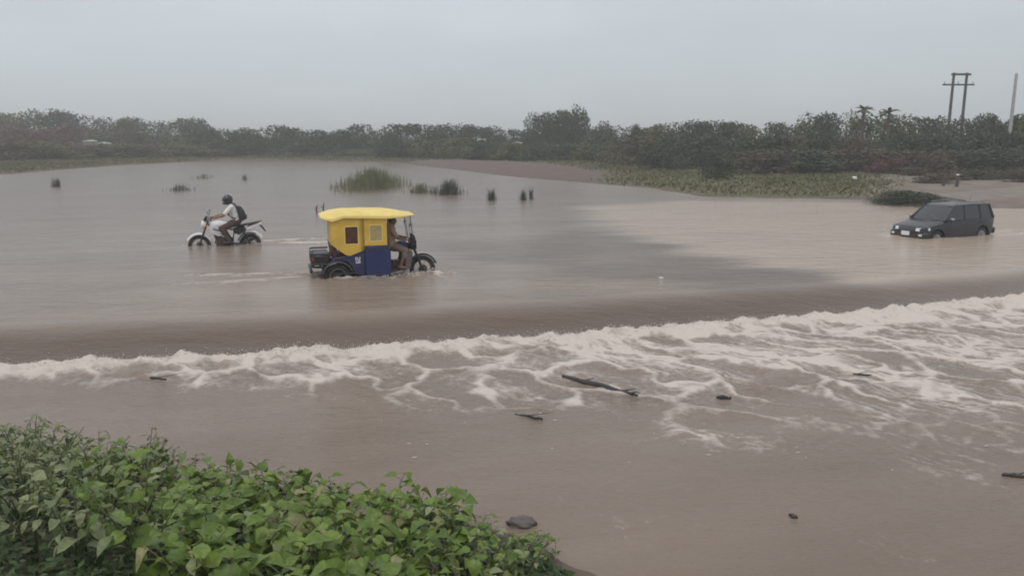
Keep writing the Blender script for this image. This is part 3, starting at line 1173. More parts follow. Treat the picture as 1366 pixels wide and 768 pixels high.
hm = MB().ell(vadd(hd, (-0.012, 0, 0.03)), (0.142, 0.122, 0.135), 20, 12)
hm.ell(vadd(hd, (-0.035, 0, -0.055)), (0.11, 0.105, 0.09), 18, 10).ell(vadd(hd, (0.06, 0, -0.085)), (0.085, 0.085, 0.045), 16, 9)
he = remesh('helmet', hm, mat('dark_helmet', (0.028, 0.027, 0.034), 0.25, var=0.1, coat=0.4), rider, 0.010, 3)
vs = []
rings = []
for i in range(7):
    a = R(-62 + 124 * i / 6)
    rings.append([(hd[0] + rr * math.cos(a) - 0.008, hd[1] + rr * 0.86 * math.sin(a), hd[2] + zz) for rr, zz in ((0.139, 0.075), (0.152, 0.03), (0.147, -0.03), (0.138, -0.03), (0.143, 0.03), (0.130, 0.075))])
MB().loft(rings).build('visor', M_VISOR, he)

pk = thing('backpack', 'dark backpack worn by the motorcycle rider', 'backpack', (mx_, my_, -WATER_MOTO), MOTO_H)
rings = []
for z, wd, d0, d1 in ((0.98, 0.10, -0.40, -0.47), (1.01, 0.14, -0.37, -0.53), (1.12, 0.15, -0.355, -0.565), (1.26, 0.15, -0.335, -0.53), (1.37, 0.13, -0.315, -0.46), (1.41, 0.08, -0.31, -0.40)):
    cx_, hx_ = (d0 + d1) / 2, abs(d0 - d1) / 2
    rings.append([(cx_ + hx_ * (abs(math.cos(a)) ** 0.6) * (1 if math.cos(a) > 0 else -1), wd * (abs(math.sin(a)) ** 0.6) * (1 if math.sin(a) > 0 else -1), z) for a in [2 * PI * i / 16 + 0.01 for i in range(16)]])
MB().loft(rings).build('bag', M_DARKBAG, pk)
rings = [[(-0.555 + dx, wd * math.cos(a), 1.10 + 0.075 * k * math.sin(a)) for a in [2 * PI * i / 12 for i in range(12)]] for dx, wd, k in ((0.03, 0.11, 1), (-0.02, 0.105, 0.95), (-0.035, 0.08, 0.7))]
MB().loft(rings).build('front_pocket', mat('grey_nylon', (0.09, 0.07, 0.08), 0.8), pk)
for s in (-1, 1):
    MB().tube([(-0.33, 0.10 * s, 1.36), (-0.26, 0.115 * s, 1.475), (-0.13, 0.125 * s, 1.44), (-0.055, 0.13 * s, 1.32), (-0.10, 0.15 * s, 1.16), (-0.22, 0.165 * s, 1.08), (-0.36, 0.13 * s, 1.05)], 0.017, 6).build('strap', M_DARKBAG, pk)

# ================================================================== three-wheeled taxi
WATER_TAXI = 0.24
TAXI_H = R(16.5)
tx, ty, _ = survey(486, 365, 0)
M_YEL = mat('yellow_canvas', (0.70, 0.45, 0.07), 0.6, var=0.12, scale=4, bump=1.0, bscale=6, dirt=0.10)
M_YELROOF = mat('yellow_roof_canvas', (0.86, 0.66, 0.21), 0.55, var=0.10, scale=4, bump=1.0, bscale=5, dirt=0.08)
M_BLUE = mat('blue_panel', (0.013, 0.025, 0.11), 0.35, var=0.12, scale=4, dirt=0.2)
M_MAROON = mat('maroon_vinyl', (0.075, 0.022, 0.022), 0.5, var=0.15)
M_VINYL = mat('cloudy_vinyl', (0.42, 0.34, 0.17), 0.25, var=0.15, scale=8)
M_DWIN = mat('dark_vinyl_window', (0.085, 0.035, 0.02), 0.2, var=0.25, scale=8)
M_BLUEDK = mat('navy_body', (0.016, 0.024, 0.085), 0.4, var=0.2, dirt=0.35)
taxi = thing('mototaxi', 'three wheeled taxi with yellow canvas cab and blue lower panels wading through the flood', 'mototaxi', (tx, ty, -WATER_TAXI), TAXI_H)


def zx(a):
    return (a - 560) / 368.0


def zz(a):
    return (738 - a) / 368.0


# roof: soft canopy with a rear lip and a long visor in front
rings = []
for x, wd, ze, zc in ((-0.94, 0.50, 1.575, 1.605), (-0.86, 0.60, 1.545, 1.65), (-0.70, 0.64, 1.505, 1.70), (-0.46, 0.645, 1.575, 1.725), (0.0, 0.645, 1.56, 1.73), (0.43, 0.64, 1.54, 1.72), (0.66, 0.62, 1.55, 1.685), (0.90, 0.55, 1.565, 1.632), (1.10, 0.42, 1.58, 1.598)):
    prof = [(-1.0, 0), (-0.985, 0.30), (-0.86, 0.62), (-0.52, 0.90), (0, 1.0), (0.52, 0.90), (0.86, 0.62), (0.985, 0.30), (1.0, 0)]
    top = [(x, wd * yy, ze + (zc - ze) * k) for yy, k in prof]
    bot = [(x, wd * yy * 0.975, ze - 0.012 + max(0, (zc - ze) * k - 0.03)) for yy, k in reversed(prof)]
    rings.append(top + bot)
roof = MB().loft(rings).build('roof', M_YELROOF, taxi, smooth=30)
for x in (-0.70, -0.10, 0.47):
    MB().tube([(x, -0.56, 1.53), (x, -0.48, 1.58), (x, 0, 1.62), (x, 0.48, 1.58), (x, 0.56, 1.53)], 0.014, 6).build('roof_bow', M_DARKSTEEL, roof)
# canvas walls with window openings
w1 = (zx(398), zx(497), zz(367), zz(232))
w2 = (zx(595), zx(688), zz(350), zz(226))
xa, xb, ztop = -0.735, 0.46, 1.56
for s in (-1, 1):
    y0, y1 = 0.585 * s, 0.60 * s
    side = MB()

    def low(x):
        return float(np.interp(x, [-0.735, -0.43, -0.35, -0.035, -0.025, 0.46], [1.0, 0.76, 0.745, 0.865, 0.955, 0.955]))
    xs = sorted(set([xa, -0.55, w1[0], -0.35, w1[1], -0.035, -0.025, w2[0], w2[1], 0.30, xb]))
    for a, b in zip(xs[:-1], xs[1:]):
        spans = [(None, ztop)]
        for wn in (w1, w2):
            if a >= wn[0] - 1e-6 and b <= wn[1] + 1e-6:
                spans = [(None, wn[2]), (wn[3], ztop)]
        for zlo, zhi in spans:
            side.prism([(a, low(a) if zlo is None else zlo), (b, low(b) if zlo is None else zlo), (b, zhi), (a, zhi)], y0, y1)
    sd_ = side.build('canvas_side', M_YEL, taxi)
    for wn, m_, nm in ((w1, M_DWIN, 'window'), (w2, M_VINYL, 'window')):
        wo = MB().prism([(wn[0], wn[2]), (wn[1], wn[2]), (wn[1], wn[3]), (wn[0], wn[3])], y0 + 0.004 * s, y1 - 0.006 * s).build(nm, m_, taxi)
        fr_ = MB()
        t_ = 0.018
        for a, b, c_, d_ in ((wn[0] - t_, wn[1] + t_, wn[2] - t_, wn[2]), (wn[0] - t_, wn[1] + t_, wn[3], wn[3] + t_), (wn[0] - t_, wn[0], wn[2], wn[3]), (wn[1], wn[1] + t_, wn[2], wn[3])):
            fr_.prism([(a, c_), (b, c_), (b, d_), (a, d_)], y1, y1 + 0.005 * s)
        fr_.build('window_hem', M_YELROOF if nm == 'window' else M_YEL, wo)
    # lower panels
    bp_ = MB().prism([(-0.02, 0.945), (0.49, 0.945), (0.53, 0.80), (0.55, 0.40), (0.45, 0.26), (0.05, 0.24), (-0.03, 0.36)], 0.575 * s, 0.615 * s).build('blue_panel', M_BLUE, taxi, 0.012)
    MB().tube([(-0.02, 0.62 * s, 0.90), (0.48, 0.62 * s, 0.90)], 0.008, 6).build('panel_trim', M_DARKSTEEL, bp_)
    MB().prism([(-0.74, 0.70), (-0.40, 0.745), (-0.34, 0.73), (-0.03, 0.86), (-0.04, 0.30), (-0.26, 0.34), (-0.32, 0.52), (-0.42, 0.62), (-0.60, 0.66), (-0.74, 0.60)], 0.55 * s, 0.59 * s).build('lower_body', M_BLUEDK, taxi, 0.01)
    # small white emblem in two slanted strokes over a bar
    em = MB()
    for pts in ([(-0.24, 0.71), (-0.22, 0.71), (-0.215, 0.62), (-0.235, 0.62)], [(-0.219, 0.71), (-0.196, 0.71), (-0.156, 0.62), (-0.179, 0.62)], [(-0.155, 0.715), (-0.135, 0.715), (-0.135, 0.62), (-0.155, 0.62)], [(-0.235, 0.605), (-0.125, 0.605), (-0.135, 0.58), (-0.235, 0.58)]):
        em.prism(pts, 0.591 * s, 0.596 * s)
    em.build('emblem', mat('white_paint', (0.75, 0.74, 0.74), 0.5), taxi)
    MB().tube([(0.50, 0.58 * s, 0.26), (0.50, 0.585 * s, 0.95), (0.49, 0.59 * s, 1.56)], 0.022, 8).build('door_post', mat('brown_post_canvas', (0.10, 0.055, 0.03), 0.7) if s == -1 else M_DARKSTEEL, taxi)
    wheel(taxi, (-0.62, 0.50 * s, 0.29), 0.29, 0.055, 0.055, 10, 0.07, False)
    fender(taxi, (-0.62, 0.50 * s, 0.29), 0.35, 0.10, R(20), R(165), M_DARKSTEEL, 'mudguard')
    MB().tube([(1.33, 0.075 * s, 0.30), (1.20, 0.075 * s, 0.62), (1.09, 0.075 * s, 0.97)], [0.024, 0.024, 0.02], 8).build('fork', M_DARKSTEEL, taxi)
    mirror(taxi, (1.02, 0.28 * s, 1.0), (1.0, 0.38 * s, 1.34))
    MB().tube([(1.06, 0.30 * s, 0.97), (1.05, 0.42 * s, 1.2), (1.0, 0.45 * s, 1.56)], 0.009, 6).build('windscreen_post', M_DARKSTEEL, taxi)
    MB().tube([(0.48, 0.14 * s, 0.34), (0.78, 0.15 * s, 0.32)], 0.018, 6).build('footboard', M_DARKSTEEL, taxi)
# rear canvas with a window, bench inside, floor and frame
rw = MB()
for a, b, c_, d_ in ((-0.585, 0.585, 1.0, 1.12), (-0.585, 0.585, 1.40, 1.52), (-0.585, -0.34, 1.12, 1.40), (0.34, 0.585, 1.12, 1.40)):
    rw.box((-0.742, (a + b) / 2, (c_ + d_) / 2), (0.014, b - a, d_ - c_))
rw.build('canvas_rear', M_YEL, taxi)
MB().box((-0.742, 0, 1.26), (0.006, 0.68, 0.28)).build('rear_window', M_VINYL, taxi)
bench = MB().box((-0.46, 0, 0.66), (0.44, 1.06, 0.12)).build('bench_seat', M_MAROON, taxi, 0.03)
MB().box((-0.68, 0, 0.85), (0.12, 1.08, 0.36), rot=(0, R(-8), 0)).build('bench_back', M_MAROON, taxi, 0.03)
MB().box((-0.12, 0, 0.36), (1.20, 1.08, 0.04)).build('cab_floor', M_DARKSTEEL, taxi)
MB().box((0.46, 0, 0.62), (0.03, 1.10, 0.52)).build('cab_bulkhead', M_BLUEDK, taxi, 0.01)
fr_ = MB()
for s in (-1, 1):
    fr_.tube([(-1.12, 0.40 * s, 0.50), (-0.40, 0.40 * s, 0.46), (0.50, 0.34 * s, 0.30), (0.9, 0.08 * s, 0.34)], 0.026, 8)
fr_.tube([(-0.62, -0.5, 0.29), (-0.62, 0.5, 0.29)], 0.035, 10)
fr_.tube([(-1.12, -0.42, 0.50), (-1.12, 0.42, 0.50)], 0.026, 8)
fr_.build('frame', M_DARKSTEEL, taxi)
rk = MB()
for z in (0.58, 0.80):
    rk.tube([(-0.76, -0.56, z), (-1.10, -0.55, z), (-1.16, -0.48, z), (-1.16, 0.48, z), (-1.10, 0.55, z), (-0.76, 0.56, z)], 0.02, 8)
for y in (-0.5, 0, 0.5):
    rk.tube([(-1.16, y * 0.9, 0.50), (-1.16, y * 0.9, 0.80)], 0.016, 6)
rk.build('rear_rack', M_DARKSTEEL, taxi)
MB().box((-0.95, 0, 0.66), (0.36, 0.96, 0.22)).build('luggage_box', M_BLACK, taxi, 0.03)
MB().box((-1.13, -0.42, 0.66), (0.05, 0.10, 0.09)).build('tail_light', M_REDLENS, taxi, 0.01)
MB().box((-1.13, 0.42, 0.66), (0.05, 0.10, 0.09)).build('tail_light', M_REDLENS, taxi, 0.01)
MB().box((-1.18, 0, 0.42), (0.06, 1.04, 0.07)).build('rear_bumper', M_BLACK, taxi, 0.015)
# the motorcycle front
wheel(taxi, (1.33, 0, 0.30), 0.30, 0.046, 0.045, 18)
fender(taxi, (1.33, 0, 0.30), 0.35, 0.065, R(20), R(150), M_BLACK, 'front_fender')
MB().torus((1.33, 0, 0.30), 0.372, 0.006, 12, 6, 0.05, R(60), R(118)).build('fender_trim', M_WHITEP, taxi)
rings = []
for x, wd, z0, z1 in ((1.02, 0.06, 0.80, 0.90), (0.94, 0.12, 0.72, 0.96), (0.80, 0.135, 0.71, 0.97), (0.68, 0.11, 0.72, 0.90), (0.60, 0.06, 0.74, 0.84)):
    rings.append([(x, wd * math.cos(a), (z0 + z1) / 2 + (z1 - z0) / 2 * math.sin(a)) for a in [2 * PI * i / 14 for i in range(14)]])
MB().loft(rings).build('fuel_tank', M_BLUE, taxi)
MB().loft([[(x, wd * math.cos(a), z + h * math.sin(a)) for a in [2 * PI * i / 12 for i in range(12)]] for x, wd, z, h in ((0.76, 0.08, 0.80, 0.03), (0.64, 0.14, 0.79, 0.045), (0.50, 0.15, 0.80, 0.045), (0.47, 0.10, 0.81, 0.03))]).build('rider_seat', M_BLACK, taxi)
hb = MB().tube([(0.97, 0.36, 0.985), (1.02, 0.24, 1.01), (1.08, 0.10, 0.98), (1.08, -0.10, 0.98), (1.02, -0.24, 1.01), (0.97, -0.36, 0.985)], 0.013, 8).build('handlebar', M_DARKSTEEL, taxi)
for s in (-1, 1):
    MB().tube([(1.01, 0.25 * s, 1.008), (0.97, 0.36 * s, 0.985)], 0.019, 8).build('grip', M_BLACK, hb)
MB().loft([[(x, wd * math.cos(a), z + h * math.sin(a)) for a in [2 * PI * i / 14 for i in range(14)]] for x, wd, z, h in ((1.04, 0.13, 0.90, 0.13), (1.12, 0.15, 0.88, 0.14), (1.19, 0.12, 0.86, 0.11))]).build('headlight_housing', M_DARKBAG, taxi)
MB().ell((1.195, 0, 0.86), (0.025, 0.09, 0.085)).build('headlight', M_LENS, taxi)
MB().prism([(1.10, 0.98), (1.19, 0.93), (1.14, 1.10), (1.08, 1.12)], -0.15, 0.15).build('fly_screen', M_DARKBAG, taxi, 0.01)
for s in (-1, 1):
    MB().prism([(1.04, 0.80), (1.08, 0.70), (1.02, 0.34), (0.90, 0.34), (0.92, 0.62)], 0.22 * s, 0.235 * s).build('leg_guard', mat('grey_leg_guard', (0.16, 0.12, 0.115), 0.5, dirt=0.5), taxi, 0.005)
en = MB().box((0.80, 0, 0.42), (0.34, 0.24, 0.22)).cyl((0.90, 0, 0.50), (0.97, 0, 0.70), 0.08, 14)
for k in range(5):
    a = lerp((0.90, 0, 0.52), (0.97, 0, 0.70), k / 4)
    en.cyl(a, vadd(a, (0.006, 0, 0.014)), 0.105, 14)
en.build('engine', M_ENGINE, taxi, 0.008)
MB().tube([(0.98, -0.08, 0.56), (1.03, -0.13, 0.38), (0.85, -0.18, 0.27), (0.55, -0.24, 0.26), (0.15, -0.62, 0.27), (-0.1, -0.64, 0.28)], [0.018, 0.02, 0.022, 0.03, 0.036, 0.036], 8).build('exhaust', M_STEEL, taxi)
MB().tube([(1.08, 0, 0.92), (0.98, 0, 0.62), (0.94, 0, 0.30), (0.60, 0, 0.30), (0.52, 0, 0.74)], 0.022, 8).build('front_frame', M_DARKSTEEL, taxi)
rings = []
for i in range(9):
    y = -0.44 + 0.88 * i / 8
    bow = 0.05 * (1 - (y / 0.44) ** 2)
    rings.append([(1.06 + bow, y, 0.99), (1.04 + bow, y, 1.28), (0.985 + bow, y, 1.555), (0.988 + bow, y, 1.555), (1.043 + bow, y, 1.28), (1.063 + bow, y, 0.99)])
gm_, t_, p_ = new_mat('clear_windscreen')
p_.inputs['Base Color'].default_value = (0.9, 0.87, 0.87, 1)
p_.inputs['Roughness'].default_value = 0.08
p_.inputs['Alpha'].default_value = 0.16
MB().loft(rings).build('windscreen', gm_, taxi)

drv = thing('person', 'person in tan shirt steering the yellow three wheeled taxi', 'person', (tx, ty, -WATER_TAXI), TAXI_H)
J = dict(hip=(0.60, 0, 0.93), chest=(0.60, 0, 1.20), neck=(0.625, 0, 1.345), head=(0.655, 0, 1.435),
         shoulder={s: (0.61, 0.175 * s, 1.255) for s in (-1, 1)}, elbow={s: (0.745, 0.245 * s, 1.055) for s in (-1, 1)},
         wrist={s: (0.915, 0.30 * s, 1.02) for s in (-1, 1)}, grip={s: (0.99, 0.31 * s, 0.996) for s in (-1, 1)},
         hipj={s: (0.63, 0.10 * s, 0.88) for s in (-1, 1)}, knee={s: (0.93, 0.20 * s, 0.76) for s in (-1, 1)},
         ankle={s: (0.80, 0.22 * s, 0.42) for s in (-1, 1)}, toe={s: (0.94, 0.23 * s, 0.36) for s in (-1, 1)})
for key in ('hip', 'chest', 'neck', 'head'):
    J[key] = (J[key][0], -0.03, J[key][2])
bd = remesh('body', body_shapes(J), M_SKIN2, drv, 0.009, 3)
add_eyes(bd, J['head'])
remesh('shirt', body_shapes(J, 0.014, ('torso', 'arms'), sleeve=0.38), M_TAN_CLOTH, drv, 0.012, 4)
mbt = body_shapes(J, 0.014, ('legs',), leglen=0.72)
mbt.ell(J['hip'], (0.145, 0.185, 0.10))
for s in (-1, 1):
    mbt.cone(vadd(J['hip'], (0, 0.06 * s, -0.02)), J['hipj'][s], 0.11, 0.105)
remesh('trousers', mbt, M_GREY_CLOTH, drv, 0.013, 4)
remesh('hair', MB().ell(vadd(J['head'], (-0.012, 0, 0.045)), (0.098, 0.084, 0.092)).ell(vadd(J['head'], (-0.045, 0, 0.0)), (0.065, 0.078, 0.08)), M_HAIR, drv, 0.01, 2)

# ================================================================== the car on the right
WATER_CAR = 0.34
CAR_H = R(203)
cx, cy, _ = survey(1262, 313, 0)
M_CAR = mat('charcoal_car_paint', (0.010, 0.010, 0.013), 0.32, var=0.06, dirt=0.05, coat=0.3)
M_GLASS = mat('tinted_glass', (0.022, 0.025, 0.03), 0.06, var=0.05, spec=0.8)
car = thing('car', 'dark grey station wagon driving left through the flooded ford', 'car', (cx - 0.14, cy, -WATER_CAR * 0.88 + 0.025), CAR_H)
car.rotation_euler = (0, R(1.2), CAR_H)
car.scale = (0.88, 0.88, 0.88)
HL, HW = 1.74, 0.76


def car_ring(x, wd, zb, zbelt, ztop, round_=0.03):
    pts = [(wd * 0.90, zb), (wd * 0.985, zb + 0.08), (wd, zb + 0.26), (wd * 0.985, zbelt - 0.06), (wd * 0.955, zbelt), (wd * 0.80, ztop - 0.012), (wd * 0.4, ztop), (0, ztop + 0.006)]
    ring = [(x, y, z) for y, z in pts] + [(x, -y, z) for y, z in reversed(pts[:-1])]
    return ring


stations = [(1.74, 0.58, 0.34, 0.66, 0.68), (1.70, 0.66, 0.27, 0.70, 0.725), (1.58, 0.73, 0.24, 0.735, 0.765), (1.2, 0.765, 0.22, 0.795, 0.84), (0.80, 0.775, 0.22, 0.86, 0.915),
            (0.74, 0.778, 0.22, 0.885, 0.925), (0.3, 0.785, 0.22, 0.90, 0.915), (-0.5, 0.785, 0.22, 0.91, 0.92), (-1.2, 0.775, 0.23, 0.915, 0.925), (-1.58, 0.75, 0.26, 0.92, 0.93), (-1.70, 0.71, 0.30, 0.90, 0.92), (-1.74, 0.64, 0.34, 0.86, 0.88)]
bo = MB().loft([car_ring(*s_) for s_ in stations]).build('body_raw', M_CAR)
ct = MB()
for x in (1.14, -1.10):
    for s in (-1, 1):
        ct.cyl((x, 0.55 * s, 0.31), (x, 0.95 * s, 0.31), 0.355, 28)
cut = ct.build('cut_raw', M_BLACK)
bmod = bo.modifiers.new('b', 'BOOLEAN')
bmod.object = cut
bmod.operation = 'DIFFERENCE'
bmod.solver = 'EXACT'
dg = bpy.context.evaluated_depsgraph_get()
dg.update()
bme = bpy.data.meshes.new_from_object(bo.evaluated_get(dg))
bme.name = 'body'
bme.materials.clear()
bme.materials.append(M_CAR)
for p_ in bme.polygons:
    p_.use_smooth = True
    p_.material_index = 0
bme.set_sharp_from_angle(angle=R(32))
bpy.data.objects.remove(bo)
bpy.data.objects.remove(cut)
body = link('body', bme, car)
for x in (1.14, -1.10):
    for s in (-1, 1):
        wl = MB().torus((x, 0.66 * s, 0.31), 0.235, 0.075, 32, 8, 0.09).build('wheel', M_RUBBER, car)
        rm = MB().cyl((x, 0.60 * s, 0.31), (x, 0.735 * s, 0.31), 0.18, 20)
        for k in range(6):
            a = 2 * PI * k / 6
            rm.box((x + 0.10 * math.cos(a), 0.738 * s, 0.31 + 0.10 * math.sin(a)), (0.14, 0.012, 0.04), rot=(0, -a, 0))
        rm.build('rim', M_STEEL, wl)
# greenhouse: roof, pillars, panes
A0, A1 = (0.80, 0.69, 0.915), (0.18, 0.565, 1.40)
D0, D1 = (-1.69, 0.67, 0.915), (-1.52, 0.56, 1.385)
rings = []
for x, wd, ze, zc in ((0.26, 0.52, 1.375, 1.385), (0.18, 0.575, 1.385, 1.412), (-0.10, 0.60, 1.41, 1.447), (-0.7, 0.605, 1.418, 1.455), (-1.25, 0.595, 1.40, 1.43), (-1.50, 0.57, 1.365, 1.385), (-1.62, 0.53, 1.315, 1.325)):
    prof = [(-1, 0), (-0.93, 0.6), (-0.5, 0.95), (0, 1), (0.5, 0.95), (0.93, 0.6), (1, 0)]
    rings.append([(x, wd * y, ze + (zc - ze) * k) for y, k in prof] + [(x, wd * y * 0.97, ze - 0.025) for y, k in reversed(prof)])
rf = MB().loft(rings).build('roof', M_CAR, car, smooth=50)
for s in (-1, 1):
    MB().tube([(0.05, 0.50 * s, 1.47), (-0.05, 0.50 * s, 1.50), (-1.3, 0.50 * s, 1.50), (-1.4, 0.50 * s, 1.465)], 0.016, 6).build('roof_rail', M_STEEL, rf)

    def side_pt(x, k):
        """point on the glass line: k = 0 belt, 1 roof edge"""
        x0, x1 = x
        return (x0 + (x1 - x0) * k, (0.715 + (0.585 - 0.715) * k) * s, 0.915 + (1.405 - 0.915) * k)
    pill = [((0.80, 0.20), 0.032), ((-0.22, -0.25), 0.03), ((-1.02, -1.03), 0.034), ((-1.66, -1.53), 0.045)]
    for xs_, r_ in pill:
        MB().tube([side_pt(xs_, -0.02), side_pt(xs_, 0.5), side_pt(xs_, 1.0)], [r_ * 1.15, r_, r_], 8).build('pillar', M_CAR, car)
    for (xa_, xb_) in (((0.80, 0.20), (-0.22, -0.25)), ((-0.22, -0.25), (-1.02, -1.03)), ((-1.02, -1.03), (-1.66, -1.53))):
        a, b, c_, d_ = side_pt(xa_, 0), side_pt(xb_, 0), side_pt(xb_, 1), side_pt(xa_, 1)
        off = (0, -0.012 * s, 0)
        MB().add([a, b, c_, d_, vadd(a, off), vadd(b, off), vadd(c_, off), vadd(d_, off)], [(0, 1, 2, 3), (7, 6, 5, 4), (0, 4, 5, 1), (1, 5, 6, 2), (2, 6, 7, 3), (3, 7, 4, 0)]).build('side_window', M_GLASS, car)
    for x in (-0.12, -0.92):
        MB().box((x, 0.782 * s, 0.80), (0.16, 0.02, 0.03)).build('door_handle', M_BLACK, car, 0.006)
    for x in (0.70, -0.23, -1.02):
        MB().tube([(x, 0.783 * s, 0.30), (x, 0.788 * s, 0.5), (x, 0.775 * s, 0.85)], 0.004, 4).build('door_seam', M_BLACK, car)
    mo = MB().ell((0.60, 0.84 * s, 0.97), (0.055, 0.09, 0.06)).tube([(0.60, 0.74 * s, 0.93), (0.60, 0.80 * s, 0.95)], 0.02, 6).build('wing_mirror', M_STEEL, car)
    MB().ell((0.565, 0.84 * s, 0.97), (0.03, 0.075, 0.048)).build('mirror_glass', M_LENS, mo)
    MB().loft([[(1.775 - d_, (0.36 + 0.0) * s, z) for d_, z in ((0.0, 0.60), (0.06, 0.60), (0.07, 0.70), (0.03, 0.70))], [(1.755 - d_, 0.50 * s, z) for d_, z in ((0.0, 0.60), (0.06, 0.60), (0.07, 0.71), (0.03, 0.71))], [(1.66 - d_, 0.665 * s, z) for d_, z in ((0.0, 0.61), (0.06, 0.61), (0.07, 0.72), (0.03, 0.72))], [(1.56 - d_, 0.735 * s, z) for d_, z in ((0.0, 0.63), (0.06, 0.63), (0.07, 0.72), (0.03, 0.72))]]).build('headlight', M_LENS, car)
    MB().box((-1.735, 0.62 * s, 0.78), (0.06, 0.12, 0.24)).build('tail_light', M_REDLENS, car, 0.012)
    MB().box((1.76, 0.56 * s, 0.46), (0.05, 0.12, 0.07)).build('fog_lamp', M_LENS, car, 0.01)
# windscreen and rear glass, each a curved pane
for name, zlo, zhi in (('windscreen', [(0.84, 0.0), (0.82, 0.35), (0.77, 0.67)], [(0.25, 0.0), (0.235, 0.28), (0.20, 0.535)]), ('rear_window', [(-1.70, 0.0), (-1.69, 0.35), (-1.66, 0.64)], [(-1.575, 0.0), (-1.57, 0.28), (-1.54, 0.53)])):
    rows = []
    for k in (0, 0.33, 0.66, 1):
        row = []
        for i in (2, 1, 0, 1, 2):
            pass
        pts = []
        for sg, idx in ((-1, 2), (-1, 1), (1, 0), (1, 1), (1, 2)):
            x0, y0 = zlo[idx]
            x1, y1 = zhi[idx]
            pts.append((x0 + (x1 - x0) * k, sg * (y0 + (y1 - y0) * k), 0.915 + (1.40 - 0.915) * k + (0.02 * math.sin(PI * k) if name == 'windscreen' else 0)))
        rows.append(pts + [vadd(q_, (-0.012 if name == 'windscreen' else 0.012, 0, -0.006)) for q_ in reversed(pts)])
    MB().loft(rows).build(name, M_GLASS, car, smooth=40)
MB().tube([(0.81, 0.42, 0.955), (0.66, 0.05, 1.07)], 0.008, 5).build('wiper', M_STEEL, car)
MB().tube([(0.81, -0.12, 0.955), (0.66, -0.46, 1.06)], 0.008, 5).build('wiper', M_STEEL, car)
bmp = MB()
rings = []
for y in (-0.76, -0.70, -0.45, 0, 0.45, 0.70, 0.76):
    xx = 1.80 - 0.10 * (abs(y) / 0.76) ** 3 - (0.12 if abs(y) > 0.73 else 0)
    rings.append([(xx - 0.10, y, 0.28), (xx, y, 0.32), (xx + 0.015, y, 0.44), (xx, y, 0.54), (xx - 0.10, y, 0.56)])
bmp.loft(rings).build('front_bumper', M_BLACK, car, smooth=60)
MB().box((-1.77, 0, 0.44), (0.10, 1.46, 0.22)).build('rear_bumper', M_BLACK, car, 0.03)
gr_ = MB().box((1.755, 0, 0.645), (0.03, 0.68, 0.11)).build('grille', M_BLACK, car, 0.008)
for k in range(3):
    MB().box((1.775, 0, 0.61 + 0.035 * k), (0.012, 0.64, 0.012)).build('grille_bar', M_STEEL, gr_)
MB().box((1.825, 0, 0.50), (0.014, 0.34, 0.145), rot=(0, R(-4), 0)).build('number_plate', mat('white_plate', (0.78, 0.76, 0.75), 0.5, var=0.05), car, 0.006)
MB().box((-1.80, 0, 0.62), (0.05, 0.34, 0.13)).build('rear_plate', mat('rear_plate_white', (0.6, 0.58, 0.55), 0.5), car, 0.006)
MB().tube([(1.62, 0.70, 0.80), (1.2, 0.70, 0.855), (0.86, 0.70, 0.905)], 0.004, 4).build('bonnet_seam', M_BLACK, car)
MB().tube([(1.62, -0.70, 0.80), (1.2, -0.70, 0.855), (0.86, -0.70, 0.905)], 0.004, 4).build('bonnet_seam', M_BLACK, car)
MB().tube([(-0.9, 0.3, 1.455), (-0.98, 0.3, 1.75)], 0.004, 5).build('aerial', M_BLACK, rf)


# ================================================================== trees and scrub
M_BARK = mat('grey_bark', (0.11, 0.085, 0.065), 0.9, var=0.3, scale=12, bump=0.5)
CROWNS = {
    'dark': leaf_mat('dark_foliage', (0.034, 0.050, 0.017), (0.052, 0.070, 0.025), (0.072, 0.09, 0.035), 0.12, 0.6),
    'olive': leaf_mat('olive_foliage', (0.09, 0.092, 0.026), (0.125, 0.122, 0.038), (0.155, 0.145, 0.05), 0.15, 0.6),
    'grey': leaf_mat('grey_green_foliage', (0.052, 0.064, 0.038), (0.07, 0.084, 0.05), (0.095, 0.108, 0.064), 0.12, 0.6),
    'rust': leaf_mat('rusty_dry_foliage', (0.11, 0.045, 0.035), (0.155, 0.062, 0.048), (0.18, 0.09, 0.065), 0.12, 0.7),
    'brown': leaf_mat('brown_dry_foliage', (0.085, 0.066, 0.036), (0.11, 0.088, 0.05), (0.135, 0.11, 0.068), 0.12, 0.7),
    'fresh': leaf_mat('fresh_green_foliage', (0.085, 0.115, 0.026), (0.118, 0.15, 0.036), (0.15, 0.17, 0.05), 0.18, 0.6)}


